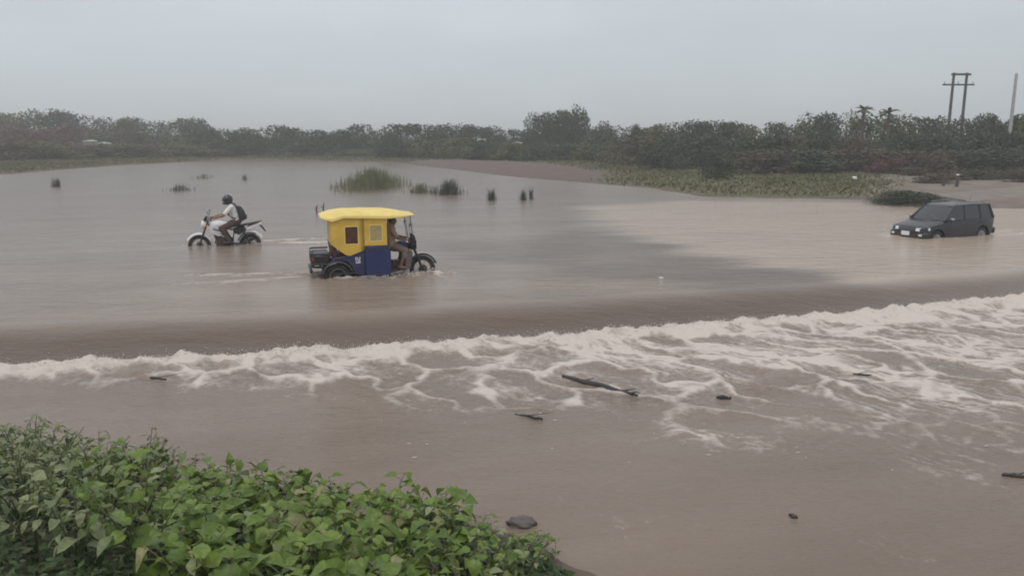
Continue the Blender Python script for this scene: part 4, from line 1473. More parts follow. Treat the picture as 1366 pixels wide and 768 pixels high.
def crown_mesh(name, seed, n_lobes, leaves, low, spread, leaf, m, peak=0.0):
    """leafy crown in a unit box (1 high, about 1 wide): many leaf sprays spread through uneven lobes"""
    r = np.random.default_rng(seed)
    P = []
    for k in range(n_lobes):
        a = r.uniform(0, 2 * PI)
        h = r.uniform(low, 1.0)
        wdt = spread * (1.0 - 0.55 * max(0, (h - 0.45) / 0.55) ** 1.5) * (0.75 + 0.25 * min(1, h / 0.3))
        rad = r.uniform(0.1, 1.0) ** 0.6 * wdt * 0.62
        c_ = np.array([rad * math.cos(a), rad * math.sin(a), 0])
        lr = r.uniform(0.19, 0.33) * (0.8 + 0.4 * spread)
        lz = lr * r.uniform(0.6, 0.95)
        c_[2] = min(max(h - lz * 0.9, low + lz * 0.4), 1.0 - lz * (1 - peak * r.uniform(0, 1)))
        nl = int(leaves / n_lobes)
        d = r.normal(size=(nl, 3))
        d /= np.linalg.norm(d, axis=1)[:, None]
        rr = r.uniform(0.05, 1.06, nl) ** 0.40
        P.append(c_ + d * rr[:, None] * np.array([lr, lr, lz]))
    P = np.concatenate(P)
    P[:, 2] = np.maximum(P[:, 2], 0.01)
    n_ = len(P)
    ax1 = r.normal(size=(n_, 3))
    ax1[:, 2] *= 0.6
    ax1 /= np.linalg.norm(ax1, axis=1)[:, None]
    ax2 = np.cross(ax1, r.normal(size=(n_, 3)))
    ax2 /= np.linalg.norm(ax2, axis=1)[:, None]
    L1 = (leaf * r.uniform(0.6, 1.5, n_))[:, None]
    W1 = L1 * r.uniform(0.3, 0.55, n_)[:, None]
    V = np.stack([P - ax1 * L1, P + ax2 * W1 - ax1 * L1 * 0.1, P + ax1 * L1, P - ax2 * W1 + ax1 * L1 * 0.1], 1).reshape(-1, 3)
    F = np.arange(n_ * 4).reshape(-1, 4)
    return np_mesh(name, V, F, m, smooth=False)


def limb_mesh(name, seed, h0, spread):
    r = random.Random(seed)
    mb = MB()
    mb.tube([(0, 0, -0.03), (r.uniform(-.02, .02), r.uniform(-.02, .02), h0 * 0.5), (r.uniform(-.04, .04), r.uniform(-.04, .04), h0)], [0.034, 0.027, 0.02], 7)
    for k in range(6):
        a = 2 * PI * k / 6 + r.uniform(-.4, .4)
        b = h0 * r.uniform(0.35, 0.95)
        l_ = spread * r.uniform(0.25, 0.45)
        mb.tube([(0, 0, b), (l_ * 0.5 * math.cos(a), l_ * 0.5 * math.sin(a), b + 0.12), (l_ * math.cos(a), l_ * math.sin(a), min(0.9, b + r.uniform(0.25, 0.4)))], [0.016, 0.011, 0.004], 5)
    return mb.mesh(name, M_BARK, clean=False)


CM = {}


def crown(kind, shape, var):
    key = (kind, shape, var)
    if key not in CM:
        s = hash((shape, var)) % 1
        sd_ = {'bush': 10, 'tree': 20, 'thicket': 30, 'round': 40}[shape] + var
        if shape == 'bush':
            me = crown_mesh('crown', sd_, 15, 3000, 0.02, 0.85, 0.040, CROWNS[kind])
        elif shape == 'thicket':
            me = crown_mesh('crown', sd_, 18, 3800, 0.0, 1.0, 0.036, CROWNS[kind], 0.3)
        elif shape == 'round':
            me = crown_mesh('crown', sd_, 11, 3200, 0.30, 0.8, 0.034, CROWNS[kind])
        else:
            me = crown_mesh('crown', sd_, 15, 3300, 0.15, 0.9, 0.036, CROWNS[kind], 0.35)
        CM[key] = me
    return CM[key]


TM = {}


def tree(name, label, cat, kind, shape, var, x, y, height, width, group=None, rz=0.0):
    z = max(ground_z(x, y), -0.3)
    height *= 1.07
    o = thing(name, label, cat, (x, y, z - 0.03), rz, group)
    o.scale = (width, width, height)
    tk = (shape, var % 2)
    if tk not in TM:
        TM[tk] = limb_mesh('trunk', 50 + var, 0.62 if shape in ('tree', 'round') else 0.45, 0.8)
    link('trunk', TM[tk], o)
    link('crown', crown(kind, shape, var), o)
    return o


LANDMARKS = [(18, 'the left edge of the view'), (57, 'the small reed tuft near the left shore'), (120, 'the left pale roofed hut'), (138, 'the right pale roofed hut'),
             (168, 'the darker small tree in the left wood'), (240, 'the sparse faint reed clump'), (260, 'the hazy dome shaped tree'), (306, 'the helmeted rider'), (345, 'the tail of the motorcycle'),
             (425, 'the two stakes'), (490, 'the yellow cab roof'), (520, 'the tree behind the reed bed'), (550, 'the front visor of the cab'), (598, 'the middle reed clump'), (656, 'the narrow reed tuft'),
             (690, 'the tiny hut under the tall clump'), (711, 'the left end of the tall clump'), (769, 'the tall round topped tree'), (803, 'the lone dome shaped tree'), (850, 'the thin leaning treetop'),
             (885, 'the large dark bush'), (962, 'the small dark bush'), (1058, 'the floating twig in the foreground'), (1140, 'the white bag on the bank'), (1153, 'the taller palm'), (1187, 'the shorter palm'),
             (1213, 'the scrub mound by the car'), (1258, 'the dark roadside post'), (1275, 'the left leg of the H pole'), (1293, 'the right leg of the H pole'), (1345, 'the concrete pole')]
USED = set()


def where(desc, px, marks, verb='seen'):
    """a label that tells this one from its neighbours by the nearest landmark in view"""
    for m_px, m_nm in sorted(marks, key=lambda q_: abs(q_[0] - px)):
        d = px - m_px
        rel = 'in line with' if abs(d) < 7 else ('just ' if abs(d) < 22 else 'well ' if abs(d) > 48 else '') + ('right of' if d > 0 else 'left of')
        lab = ' '.join((desc + ' ' + verb + ' ' + rel + ' ' + m_nm).split()[:16])
        if lab not in USED:
            USED.add(lab)
            return lab
    return desc


SKY_PX = [-120, -40, 15, 60, 130, 190, 250, 275, 330, 380, 450, 520, 560, 640, 690, 800, 830, 850, 880, 930, 1000, 1040, 1080, 1140, 1190, 1230, 1270, 1300, 1330, 1366, 1500]
SKY_PY = [148, 148, 148, 145, 152, 153, 159, 168, 170, 166, 168, 165, 161, 165, 168, 170, 165, 170, 160, 158, 163, 160, 153, 147, 149, 156, 155, 150, 147, 146, 146]
rr_ = random.Random(5)


def at_top(px, py_top, Y):
    x, y, z = survey_y(px, py_top, Y)
    return x, y, max(0.6, z - ground_z(x, y))


def row(px0, px1, step, topf, yf, kinds, shapes, name, labels, cat, group, wf=1.7, jit=0.25):
    px = px0
    k = 0
    while px < px1:
        pj = px + rr_.uniform(-jit, jit) * step
        Y = yf(pj) * rr_.uniform(0.97, 1.03)
        x, y, h = at_top(pj, topf(pj) + rr_.uniform(-2.0, 3.5), Y)
        kd = kinds(pj, rr_) if callable(kinds) else rr_.choice(kinds)
        wd = step / FPX * Y * wf * rr_.uniform(0.85, 1.25)
        tree(name, where(labels[kd], pj, LANDMARKS), cat, kd, rr_.choice(shapes), rr_.randrange(3), x, y, h, wd, group if not isinstance(group, dict) else group[kd], rr_.uniform(0, 6.28))
        px += step * rr_.uniform(0.85, 1.15)
        k += 1


def sky_top(px):
    return float(np.interp(px, SKY_PX, SKY_PY))


# skyline woods
row(-110, 285, 27, lambda p_: sky_top(p_) + 2, lambda p_: 150, ['grey', 'grey', 'olive'], ['tree', 'thicket'], 'far_tree',
    {'grey': 'hazy grey green skyline tree', 'olive': 'hazy olive skyline tree'}, 'tree',
    {'grey': 'grey green trees of the left skyline', 'olive': 'olive trees of the left skyline'})
row(270, 800, 26, lambda p_: sky_top(p_) + 2, lambda p_: 128, ['grey', 'dark', 'dark'], ['tree', 'thicket', 'bush'], 'far_tree',
    {'grey': 'grey green tree beyond the flood', 'dark': 'dark green tree beyond the flood'}, 'tree',
    {'grey': 'grey green trees beyond the middle of the flood', 'dark': 'dark trees beyond the middle of the flood'})
row(800, 1460, 27, lambda p_: sky_top(p_) + 2, lambda p_: float(np.interp(p_, [800, 1000, 1366], [98, 84, 68])), ['dark', 'dark', 'olive'], ['tree', 'thicket'], 'bank_tree',
    {'dark': 'dark right bank tree', 'olive': 'olive right bank tree'}, 'tree',
    {'dark': 'dark trees of the right bank wood', 'olive': 'olive trees of the right bank wood'})
row(860, 1460, 30, lambda p_: float(np.interp(p_, [860, 1000, 1100, 1250, 1366], [178, 184, 178, 178, 176])), lambda p_: float(np.interp(p_, [860, 1000, 1366], [78, 66, 60])), ['dark', 'dark', 'brown', 'dark'], ['bush', 'thicket'], 'bush',
    {'dark': 'dark bush below the wood', 'brown': 'dry brown bush below the wood'}, 'bush',
    {'dark': 'dark bushes below the right bank wood', 'brown': 'brown bushes below the right bank wood'})
row(1010, 1460, 44, lambda p_: 197, lambda p_: float(np.interp(p_, [1010, 1366], [60, 57])), ['dark', 'brown', 'dark', 'brown'], ['bush', 'thicket'], 'low_bush',
    {'dark': 'low dark scrub bush', 'rust': 'low reddish scrub bush', 'brown': 'low brown scrub bush'}, 'bush',
    {'dark': 'low dark scrub on the right bank', 'rust': 'low reddish scrub on the right bank', 'brown': 'low brown scrub on the right bank'})
row(520, 880, 24, lambda p_: float(np.interp(p_, [520, 700, 880], [184, 188, 190])), lambda p_: float(np.interp(p_, [520, 600, 700, 880], [116, 108, 98, 76])), ['dark', 'olive', 'grey'], ['bush', 'thicket'], 'bush',
    {'dark': 'dark bush above the mud bank', 'olive': 'olive bush above the mud bank', 'grey': 'grey bush above the mud bank'}, 'bush',
    {'dark': 'dark bushes above the mud bank', 'olive': 'olive bushes above the mud bank', 'grey': 'grey green bushes above the mud bank'})
row(-110, 540, 24, lambda p_: float(np.interp(p_, [-100, 15, 130, 250, 400, 540], [172, 168, 172, 178, 180, 182])), lambda p_: 132, lambda p_, r_: 'rust' if -30 < p_ < 110 else r_.choice(['olive', 'olive', 'fresh', 'brown']), ['bush', 'thicket'], 'scrub_bush',
    {'rust': 'reddish dry far scrub bush', 'olive': 'olive far scrub bush', 'grey': 'grey far scrub bush', 'fresh': 'fresh green far scrub bush', 'brown': 'brown far scrub bush'}, 'bush',
    {'rust': 'reddish bushes at the far left', 'olive': 'olive scrub at the far left', 'grey': 'grey green scrub at the far left', 'fresh': 'fresh green scrub at the far left', 'brown': 'brown scrub at the far left'})
row(-110, 540, 30, lambda p_: float(np.interp(p_, [-100, 15, 130, 250, 300, 540], [190, 188, 190, 193, 197, 196])), lambda p_: float(np.interp(p_, [-100, 15, 100, 170, 260, 300, 540], [90, 95, 104, 113, 123, 132, 120])), ['fresh', 'olive', 'fresh', 'olive', 'brown'], ['bush', 'thicket'], 'shore_bush',
    {'fresh': 'fresh green far shore bush', 'olive': 'olive far shore bush', 'brown': 'brown far shore bush'}, 'bush',
    {'fresh': 'fresh green shore bushes', 'olive': 'olive shore bushes', 'brown': 'brown shore bushes'}, wf=1.9)

row(1200, 1440, 24, lambda p_: rr_.choice([226, 229, 232]), lambda p_: rr_.choice([47, 50, 54]), ['brown', 'olive', 'brown', 'dark'], ['bush', 'thicket'], 'scrub_tuft',
    {'brown': 'small dry scrub tuft on sand', 'olive': 'small olive scrub tuft on sand', 'dark': 'small dark scrub tuft on sand'}, 'bush',
    {'brown': 'dry scrub tufts on the sandy bank', 'olive': 'olive scrub tufts on the sandy bank', 'dark': 'dark scrub tufts on the sandy bank'}, wf=1.5)

# trees that stand out
for px, py, Y, wd, kd, sh, v, lab in (
        (711, 147, 112, 3.0, 'dark', 'tree', 0, 'dark ragged tree at the left end of the tall clump'),
        (735, 148, 113, 4.4, 'dark', 'thicket', 1, 'broad flat topped tree in the middle of the tall clump'),
        (752, 149, 112, 3.4, 'dark', 'tree', 2, 'dense tree filling the tall clump beside the round topped one'),
        (769, 140, 111, 3.6, 'dark', 'round', 0, 'tall round topped tree at the right end of the clump'),
        (803, 163, 106, 4.2, 'grey', 'round', 1, 'lone dome shaped tree just right of the tall clump'),
        (260, 157, 148, 4.6, 'grey', 'round', 2, 'hazy dome shaped tree where the left wood ends'),
        (168, 162, 140, 2.6, 'dark', 'round', 1, 'darker small tree standing out of the hazy left wood'),
        (520, 176, 112, 3.2, 'dark', 'thicket', 1, 'dark bushy tree behind the green reed bed'),
        (885, 186, 66, 3.4, 'dark', 'thicket', 2, 'large dark bush at the left edge of the right bank wood'),
        (962, 205, 53, 1.8, 'dark', 'bush', 0, 'small dark bush on the green bank'),
        (850, 168, 94, 1.5, 'dark', 'tree', 1, 'thin leaning treetop rising from the low wood')):
    x, y, h = at_top(px, py, Y)
    tree('tree', lab, 'tree', kd, sh, v, x, y, h, wd, None, px * 0.37)
for px, py, Y, wd, h, kd, lab in ((1213, 0, 36.5, 2.4, 0.62, 'dark', 'low dark mound of scrub at the water edge beside the car'),
                                  (1195, 0, 38.6, 1.5, 0.4, 'brown', 'small brown scrub tuft where the green bank meets the ford'),
                                  (1185, 0, 57.0, 2.6, 1.0, 'rust', 'reddish dry bush on the sandy bank in front of the dark wood')):
    x = survey_y(px, 260, Y)[0]
    tree('shrub', lab, 'shrub', kd, 'thicket', 1, x, Y, h, wd, None, px)


# two palms above the right wood
def palm(px, py, Y, lab, n_fr, fl):
    x, y, h = at_top(px, py, Y)
    z = ground_z(x, y)
    o = thing('palm_tree', lab, 'palm', (x, y, z))
    MB().tube([(0, 0, -0.1), (0.05, 0, h * 0.5), (0, 0.05, h - 0.35)], [0.17, 0.13, 0.11], 8).build('trunk', M_BARK, o)
    r = random.Random(px)
    for k in range(n_fr):
        a = 2 * PI * k / n_fr + r.uniform(-.2, .2)
        el = r.uniform(-0.2, 1.1)
        V, F = [], []
        for i in range(7):
            u = i / 6
            q_ = (fl * u * math.cos(el) * math.cos(a), fl * u * math.cos(el) * math.sin(a), h - 0.35 + fl * (u * math.sin(el) - 0.55 * u * u))
            wv_ = 0.16 * math.sin(PI * min(1, u * 0.9 + 0.1)) + 0.01
            sx, sy = -math.sin(a) * wv_, math.cos(a) * wv_
            V += [(q_[0] + sx, q_[1] + sy, q_[2] - wv_ * 0.5), q_, (q_[0] - sx, q_[1] - sy, q_[2] - wv_ * 0.5)]
        for i in range(6):
            F += [(3 * i, 3 * i + 1, 3 * i + 4, 3 * i + 3), (3 * i + 1, 3 * i + 2, 3 * i + 5, 3 * i + 4)]
        MB().add(V, F).build('frond', CROWNS['dark'], o, clean=False)
    return o


palm(1153, 141, 72, 'taller palm with an upright tuft rising over the right bank wood', 17, 1.15)
palm(1187, 145, 71, 'shorter palm with spreading fronds to the right of the taller palm', 12, 1.3)

# ================================================================== poles
M_WOODP = mat('weathered_pole_timber', (0.075, 0.068, 0.065), 0.9, var=0.25, scale=8)
M_CONC = mat('pale_concrete', (0.42, 0.41, 0.40), 0.85, var=0.12, scale=6)
pxl = survey_y(1270, 150, 80)
hp = thing('power_pole', 'dark timber H frame power pole with two crossarms above the right wood', 'power pole', (pxl[0] + 0.45, 80, ground_z(44.5, 80)))
hz_ = 9.25 - ground_z(44.5, 80)
for s in (-1, 1):
    MB().tube([(0.66 * s, 0, -0.3), (0.64 * s, 0, hz_ + 0.15)], [0.17, 0.12], 10).build('post', M_WOODP, hp)
MB().box((0, -0.16, hz_ - 0.02), (1.9, 0.14, 0.20)).build('crossarm', M_WOODP, hp)
MB().box((0, 0.16, hz_ - 0.98), (3.1, 0.14, 0.15)).build('crossarm', M_WOODP, hp)
for x in (-1.4, -0.05, 1.4):
    MB().cyl((x, 0.16, hz_ - 0.92), (x, 0.16, hz_ - 0.66), 0.06, 8, 0.04).build('insulator', M_CONC, hp)
x0 = survey_y(1345, 195, 64)
cp = thing('power_pole', 'pale slim concrete pole at the right edge of the view', 'power pole', (x0[0], 64, ground_z(x0[0], 64)))
MB().tube([(0, 0, -0.3), (0.0, 0, 7.3)], [0.16, 0.10], 12).build('post', M_CONC, cp)

# ================================================================== reeds in the flood
M_REED = leaf_mat('reed_blades', (0.115, 0.13, 0.06), (0.17, 0.18, 0.09), (0.25, 0.25, 0.15), 0.2, 0.6)
M_REEDD = leaf_mat('dark_reed_blades', (0.05, 0.06, 0.045), (0.075, 0.085, 0.06), (0.11, 0.115, 0.08), 0.15, 0.6)


def blades(n_, rx, ry, h, seed, wd, lean=0.18):
    r = np.random.default_rng(seed)
    a = r.uniform(0, 2 * PI, n_)
    q_ = np.minimum(np.abs(r.normal(0, 0.55, n_)), 1.25)
    x, y = rx * q_ * np.cos(a), ry * q_ * np.sin(a)
    hh = h * r.uniform(0.30, 1.1, n_) * (1 - 0.35 * q_ ** 2) * (0.8 + 0.35 * fbm(x * 1.1 + seed, y * 1.1, 2, seed))
    dx, dy = r.normal(0, lean, n_) * hh, r.normal(0, lean, n_) * hh
    th = r.uniform(0, PI, n_)
    wx_, wy_ = wd * np.cos(th), wd * np.sin(th)
    z0 = np.full(n_, -0.25)
    V = np.stack([np.stack([x - wx_, y - wy_, z0], -1), np.stack([x + wx_, y + wy_, z0], -1),
                  np.stack([x + wx_ * 0.8 + dx * 0.45, y + wy_ * 0.8 + dy * 0.45, hh * 0.6], -1), np.stack([x - wx_ * 0.8 + dx * 0.45, y - wy_ * 0.8 + dy * 0.45, hh * 0.6], -1),
                  np.stack([x + wx_ * 0.15 + dx, y + wy_ * 0.15 + dy, hh], -1), np.stack([x - wx_ * 0.15 + dx, y - wy_ * 0.15 + dy, hh], -1)], 1).reshape(-1, 3)
    b = np.arange(n_)[:, None] * 6
    F = np.concatenate([b + np.array([[0, 1, 2, 3]]), b + np.array([[3, 2, 4, 5]])], 0)
    return V, F


for px, py, rx, ry, h, n_, mt, lab in (
        (497, 250, 1.9, 4.6, 1.45, 2600, M_REED, 'large green reed bed standing in the flood behind the yellow cab'),
        (560, 257, 0.75, 1.0, 0.75, 260, M_REED, 'thin pale reed clump just right of the large reed bed'),
        (598, 259, 0.95, 1.1, 1.0, 420, M_REEDD, 'dark reed clump in the middle of the row of reeds'),
        (656, 267, 0.26, 0.3, 0.85, 110, M_REEDD, 'narrow upright reed tuft between two sparser tufts'),
        (698, 267, 0.20, 0.25, 0.75, 70, M_REEDD, 'small dark reed tuft near the right end of the row'),
        (708, 265, 0.12, 0.2, 0.72, 36, M_REEDD, 'last thin reed tuft at the right end of the row'),
        (240, 254, 0.85, 1.2, 0.55, 90, M_REEDD, 'sparse faint reed clump beyond the motorcycle rider'),
        (75, 249, 0.35, 0.5, 0.75, 70, M_REEDD, 'small reed tuft near the left shore'),
        (272, 238, 0.9, 1.4, 0.5, 70, M_REED, 'sparse pale reeds in open water on the left'),
        (327, 240, 0.25, 0.4, 0.6, 34, M_REEDD, 'tiny reed tuft beyond the helmeted rider')):
    x, y, _ = survey(px, py, 0)
    V, F = blades(n_, rx, ry, h, int(px), 0.014 if h > 0.8 else 0.017)
    o = np_mesh('reed_clump', V, F, mt, smooth=False)
    ob = link('reed_clump', o)
    ob.location = (x, y, 0)
    tag(ob, lab, 'reeds')

# stakes in the water behind the cab
for px, py, h, lab in ((422, 284, 0.32, 'short dark stake in the water left of the yellow roof'), (431, 284, 0.40, 'taller dark stake beside the short one left of the yellow roof')):
    x, y, _ = survey(px, py, 0)
    mb = MB().tube([(0, 0, -0.4), (0.02, 0, h * 0.6), (0.05, 0.01, h)], [0.035, 0.03, 0.018], 7)
    mb.tube([(0.02, 0, h * 0.4), (-0.09, 0, h * 0.75)], [0.015, 0.008], 5)
    o = mb.build('stake', M_WOODP)
    o.location = (x, y, 0)
    tag(o, lab, 'stake')

# ================================================================== shore grass (uncountable)
gx_ = RNG.uniform(-75, 48, 420000)
gy_ = RNG.uniform(33, 128, 420000)
keep = np.abs(gx_) < gy_ * 0.74
gx_, gy_ = gx_[keep], gy_[keep]
gz_, gd_ = land_height(gx_, gy_)
pn = fbm(gx_ * 0.12, gy_ * 0.12, 3, 200)
mudk = 1 - sstep(-2, 5, poly_sd(gx_, gy_, mud_zone))
sandk = 1 - sstep(-2, 3, poly_sd(gx_, gy_, sand_zone))
dens = (0.75 + 0.7 * pn) * np.clip(1 - 1.3 * mudk, 0, 1) * np.clip(1 - 1.2 * sandk, 0, 1) * sstep(-0.2, 0.8, gd_) * (1 - 0.6 * sstep(10, 26, gd_))
keep = RNG.uniform(0, 1, len(gx_)) < dens
gx_, gy_, gz_ = gx_[keep], gy_[keep], gz_[keep]
n_ = len(gx_)
hh = RNG.uniform(0.06, 0.20, n_) * (0.8 + 0.6 * np.clip(fbm(gx_ * 0.3, gy_ * 0.3, 2, 210), -0.5, 1))
wd_ = RNG.uniform(0.02, 0.07, n_)
th = RNG.uniform(0, PI, n_)
wx_, wy_ = wd_ * np.cos(th), wd_ * np.sin(th)
lx_, ly_ = RNG.normal(0, 0.12, n_), RNG.normal(0, 0.12, n_)
V = np.stack([np.stack([gx_ - wx_, gy_ - wy_, gz_ - 0.03], -1), np.stack([gx_ + wx_, gy_ + wy_, gz_ - 0.03], -1), np.stack([gx_ + wx_ * .5 + lx_, gy_ + wy_ * .5 + ly_, gz_ + hh], -1), np.stack([gx_ - wx_ * .6 + lx_, gy_ - wy_ * .6 + ly_, gz_ + hh * 0.85], -1)], 1).reshape(-1, 3)
tag(link('shore_grass', np_mesh('shore_grass', V, np.arange(n_ * 4).reshape(-1, 4), leaf_mat('shore_grass_blades', (0.088, 0.090, 0.034), (0.115, 0.113, 0.045), (0.15, 0.14, 0.065), 0.15, 0.7), smooth=False)), 'olive green grass and weeds along the far shore', None, kind='stuff')

# ================================================================== road climbing out of the ford on the right
rpts = [(20.6, 37.6, 2.2), (23.0, 38.8, 2.4), (27, 40.2, 2.4), (33, 41.5, 2.4), (45, 43, 2.4), (90, 46, 2.4)]
xs_ = np.linspace(20.6, 90, 90)
yc = np.interp(xs_, [q_[0] for q_ in rpts], [q_[1] for q_ in rpts])
VV = []
for i, (x, y) in enumerate(zip(xs_, yc)):
    for k in range(7):
        o_ = (k / 6 - 0.5) * 3.6
        VV.append((x - 0.25 * o_, y + o_, ground_z(x - 0.25 * o_, y + o_) + (0.035 if 0 < k < 6 else -0.08)))
M_ROAD = mat('pale_dirt_road', (0.215, 0.18, 0.152), 0.9, var=0.16, scale=1.5, bump=0.4, bscale=4)
tag(link('dirt_road', np_mesh('dirt_road', VV, grid_faces(7, 90), M_ROAD)), kind='structure')

# ================================================================== small things on the banks
M_PALE = mat('pale_plastic_sheet', (0.72, 0.70, 0.66), 0.7, var=0.08)
M_STONE = mat('pale_stone', (0.46, 0.42, 0.37), 0.85, var=0.2, bump=0.6, bscale=5)
M_MUDLUMP = mat('dark_mud', (0.115, 0.095, 0.083), 0.6, var=0.3, bump=0.8, bscale=14)


def lump(name, lab, cat, x, y, s, m, seed, z=None, group=None):
    r = np.random.default_rng(seed)
    bm = bmesh.new()
    bmesh.ops.create_icosphere(bm, subdivisions=3, radius=1.0)
    for v_ in bm.verts:
        c_ = v_.co
        k = 1 + 0.30 * float(perlin(np.array([c_.x * 1.4 + seed]), np.array([c_.y * 1.4 + c_.z * 1.9]), 7)[0]) + 0.12 * float(perlin(np.array([c_.x * 4 + seed]), np.array([c_.y * 4 - c_.z * 4]), 8)[0])
        v_.co = Vector((c_.x * s[0], c_.y * s[1], c_.z * s[2])) * k
    me = bpy.data.meshes.new(name)
    bm.to_mesh(me)
    bm.free()
    for p_ in me.polygons:
        p_.use_smooth = True
    me.materials.append(m)
    o = link(name, me)
    o.location = (x, y, (ground_z(x, y) if z is None else z) + s[2] * 0.35)
    return tag(o, lab, cat, group)


def on_land(px, py, z=0.45):
    for k in range(4):
        x, y, _ = survey(px, py, z)
        z = ground_z(x, y)
    return x, y


for px, py, s, m_, lab, nm, ct_ in (
        (654, 209, (0.62, 0.35, 0.20), M_PALE, 'pale sheet of rubbish lying at the top of the brown mud bank', 'rubbish_heap', 'rubbish'),
        (667, 206, (0.35, 0.3, 0.16), M_STONE, 'grey stone beside the pale rubbish on the mud bank', 'boulder', 'rock'),
        (766, 214, (0.28, 0.25, 0.26), M_STONE, 'tan stone standing on the brown bank below the tall tree clump', 'boulder', 'rock'),
        (1140, 239, (0.16, 0.14, 0.14), M_PALE, 'white plastic bag lying on the green right bank', 'plastic_bag', 'bag'),
        (969, 225, (0.16, 0.14, 0.12), M_STONE, 'small pale stone beside the small dark bush', 'boulder', 'rock'),
        (1313, 238, (0.20, 0.14, 0.08), M_PALE, 'pale scrap of plastic on the far roadside at the right', 'plastic_scrap', 'rubbish'),
        (26, 231, (0.55, 0.4, 0.16), M_STONE, 'grey stone on the waterline at the far left', 'boulder', 'rock')):
    x, y = on_land(px, py)
    lump(nm, lab, ct_, x, y, s, m_, px)


# three far sheds with pale walls
M_SHEDW = mat('mud_plaster_wall', (0.24, 0.21, 0.18), 0.9, var=0.1, scale=2)
M_SHEDR = mat('dark_sheet_roof', (0.06, 0.055, 0.055), 0.6, var=0.2, scale=2)
M_SHEDP = mat('pale_sheet_roof', (0.60, 0.60, 0.59), 0.5, var=0.1, scale=2)
M_DOOR = mat('dark_doorway', (0.03, 0.025, 0.02), 0.8)
for px, py, Y, sx, sy, hw, mr_, lab in (
        (690, 192, 100, 1.15, 1.0, 0.5, M_SHEDP, 'tiny hut with a pale sheet roof below the tall tree clump'),
        (120, 190, 126, 1.5, 1.2, 0.5, M_SHEDP, 'left of two tiny pale roofed huts in the scrub at the far left'),
        (138, 193, 124, 1.6, 1.2, 0.5, M_SHEDP, 'right of two tiny pale roofed huts in the scrub at the far left')):
    x, _, ztop = survey_y(px, py - 3, Y)
    gz = ground_z(x, Y)
    o = thing('hut', lab, 'hut', (x, Y, gz))
    h = max(0.8, ztop - gz - 0.22)
    MB().box((0, 0, h / 2), (sx, sy, h)).build('wall', M_SHEDW, o)
    MB().prism([(-sx / 2 - 0.1, h + 0.01), (sx / 2 + 0.1, h + 0.01), (sx / 2 + 0.06, h + 0.10), (0, h + 0.24), (-sx / 2 - 0.06, h + 0.10)], -sy / 2 - 0.15, sy / 2 + 0.15).build('roof', mr_, o)
    MB().box((0.2, -sy / 2 - 0.01, h * 0.4), (0.4, 0.04, h * 0.8)).build('door', M_DOOR, o)

for px, py, Y, kd, wd, lab in ((684, 193, 96, 'dark', 1.7, 'dark low bush half hiding the tiny pale roofed hut'), (698, 192, 95.5, 'olive', 1.8, 'olive low bush right in front of the tiny pale roofed hut'),
                               (118, 193, 122, 'olive', 2.4, 'olive bush in front of the left pale roofed hut'), (140, 196, 121, 'brown', 2.4, 'brown bush in front of the right pale roofed hut')):
    x, y, h = at_top(px, py, Y)
    tree('bush', lab, 'bush', kd, 'thicket', 2, x, y, h, wd, None, px)

# short posts by the road
for px, lab, topm in ((1258, 'short dark roadside post nearer the scrub mound', None), (1276, 'short dark roadside post with a pale top', M_PALE)):
    x, y = on_land(px, 249)
    o = thing('roadside_post', lab, 'post', (x, y, ground_z(x, y)))
    MB().tube([(0, 0, -0.1), (0.01, 0, 0.3), (0, 0, 0.62)], [0.09, 0.085, 0.075], 9).build('post', M_WOODP, o)
    MB().ell((0, 0, 0.63), (0.09, 0.09, 0.05), 10, 6).build('cap', topm or M_WOODP, o)
    MB().box((0.02, -0.085, 0.42), (0.16, 0.02, 0.12)).build('plate', mat('rusty_plate', (0.16, 0.06, 0.04), 0.7), o, 0.004)

# ================================================================== driftwood in the lower pool
M_DRIFT = mat('wet_driftwood', (0.035, 0.03, 0.027), 0.45, var=0.35, scale=10, bump=0.6, bscale=20)


def drift(px0, py0, px1, py1, r, lab, twigs, seed, cat='driftwood'):
    a = Vector(survey(px0, py0, -0.3))
    b = Vector(survey(px1, py1, -0.3))
    rn = random.Random(seed)
    mid = (a + b) / 2
    z = water_z(mid.x, mid.y)
    pts, rs = [], []
    for i in range(9):
        u = i / 8
        q_ = (a.lerp(b, u) - mid) + Vector((rn.uniform(-1, 1) * 0.02, rn.uniform(-1, 1) * 0.02, 0.01 + rn.uniform(-0.3, 0.3) * r))
        pts.append(q_)
        rs.append(r * (0.5 + 0.7 * math.sin(PI * (0.12 + 0.8 * u))) * rn.uniform(0.85, 1.15))
    mb = MB().tube(pts, rs, 9)
    for k in range(twigs):
        q_ = pts[rn.randrange(1, 8)]
        d = (b - a).normalized()
        sgn = rn.choice((-1, 1))
        side = Vector((-d.y, d.x, 0)) * sgn
        ln = rn.uniform(0.12, 0.3)
        mb.tube([q_, q_ + d * ln * 0.6 + side * ln * 0.3 + Vector((0, 0, 0.03)), q_ + d * ln + side * ln * 0.5 + Vector((0, 0, rn.uniform(-0.01, 0.06)))], [r * 0.45, r * 0.3, r * 0.12], 6)
    o = mb.build('driftwood', M_DRIFT)
    o.location = (mid.x, mid.y, z)
    return tag(o, lab, cat)


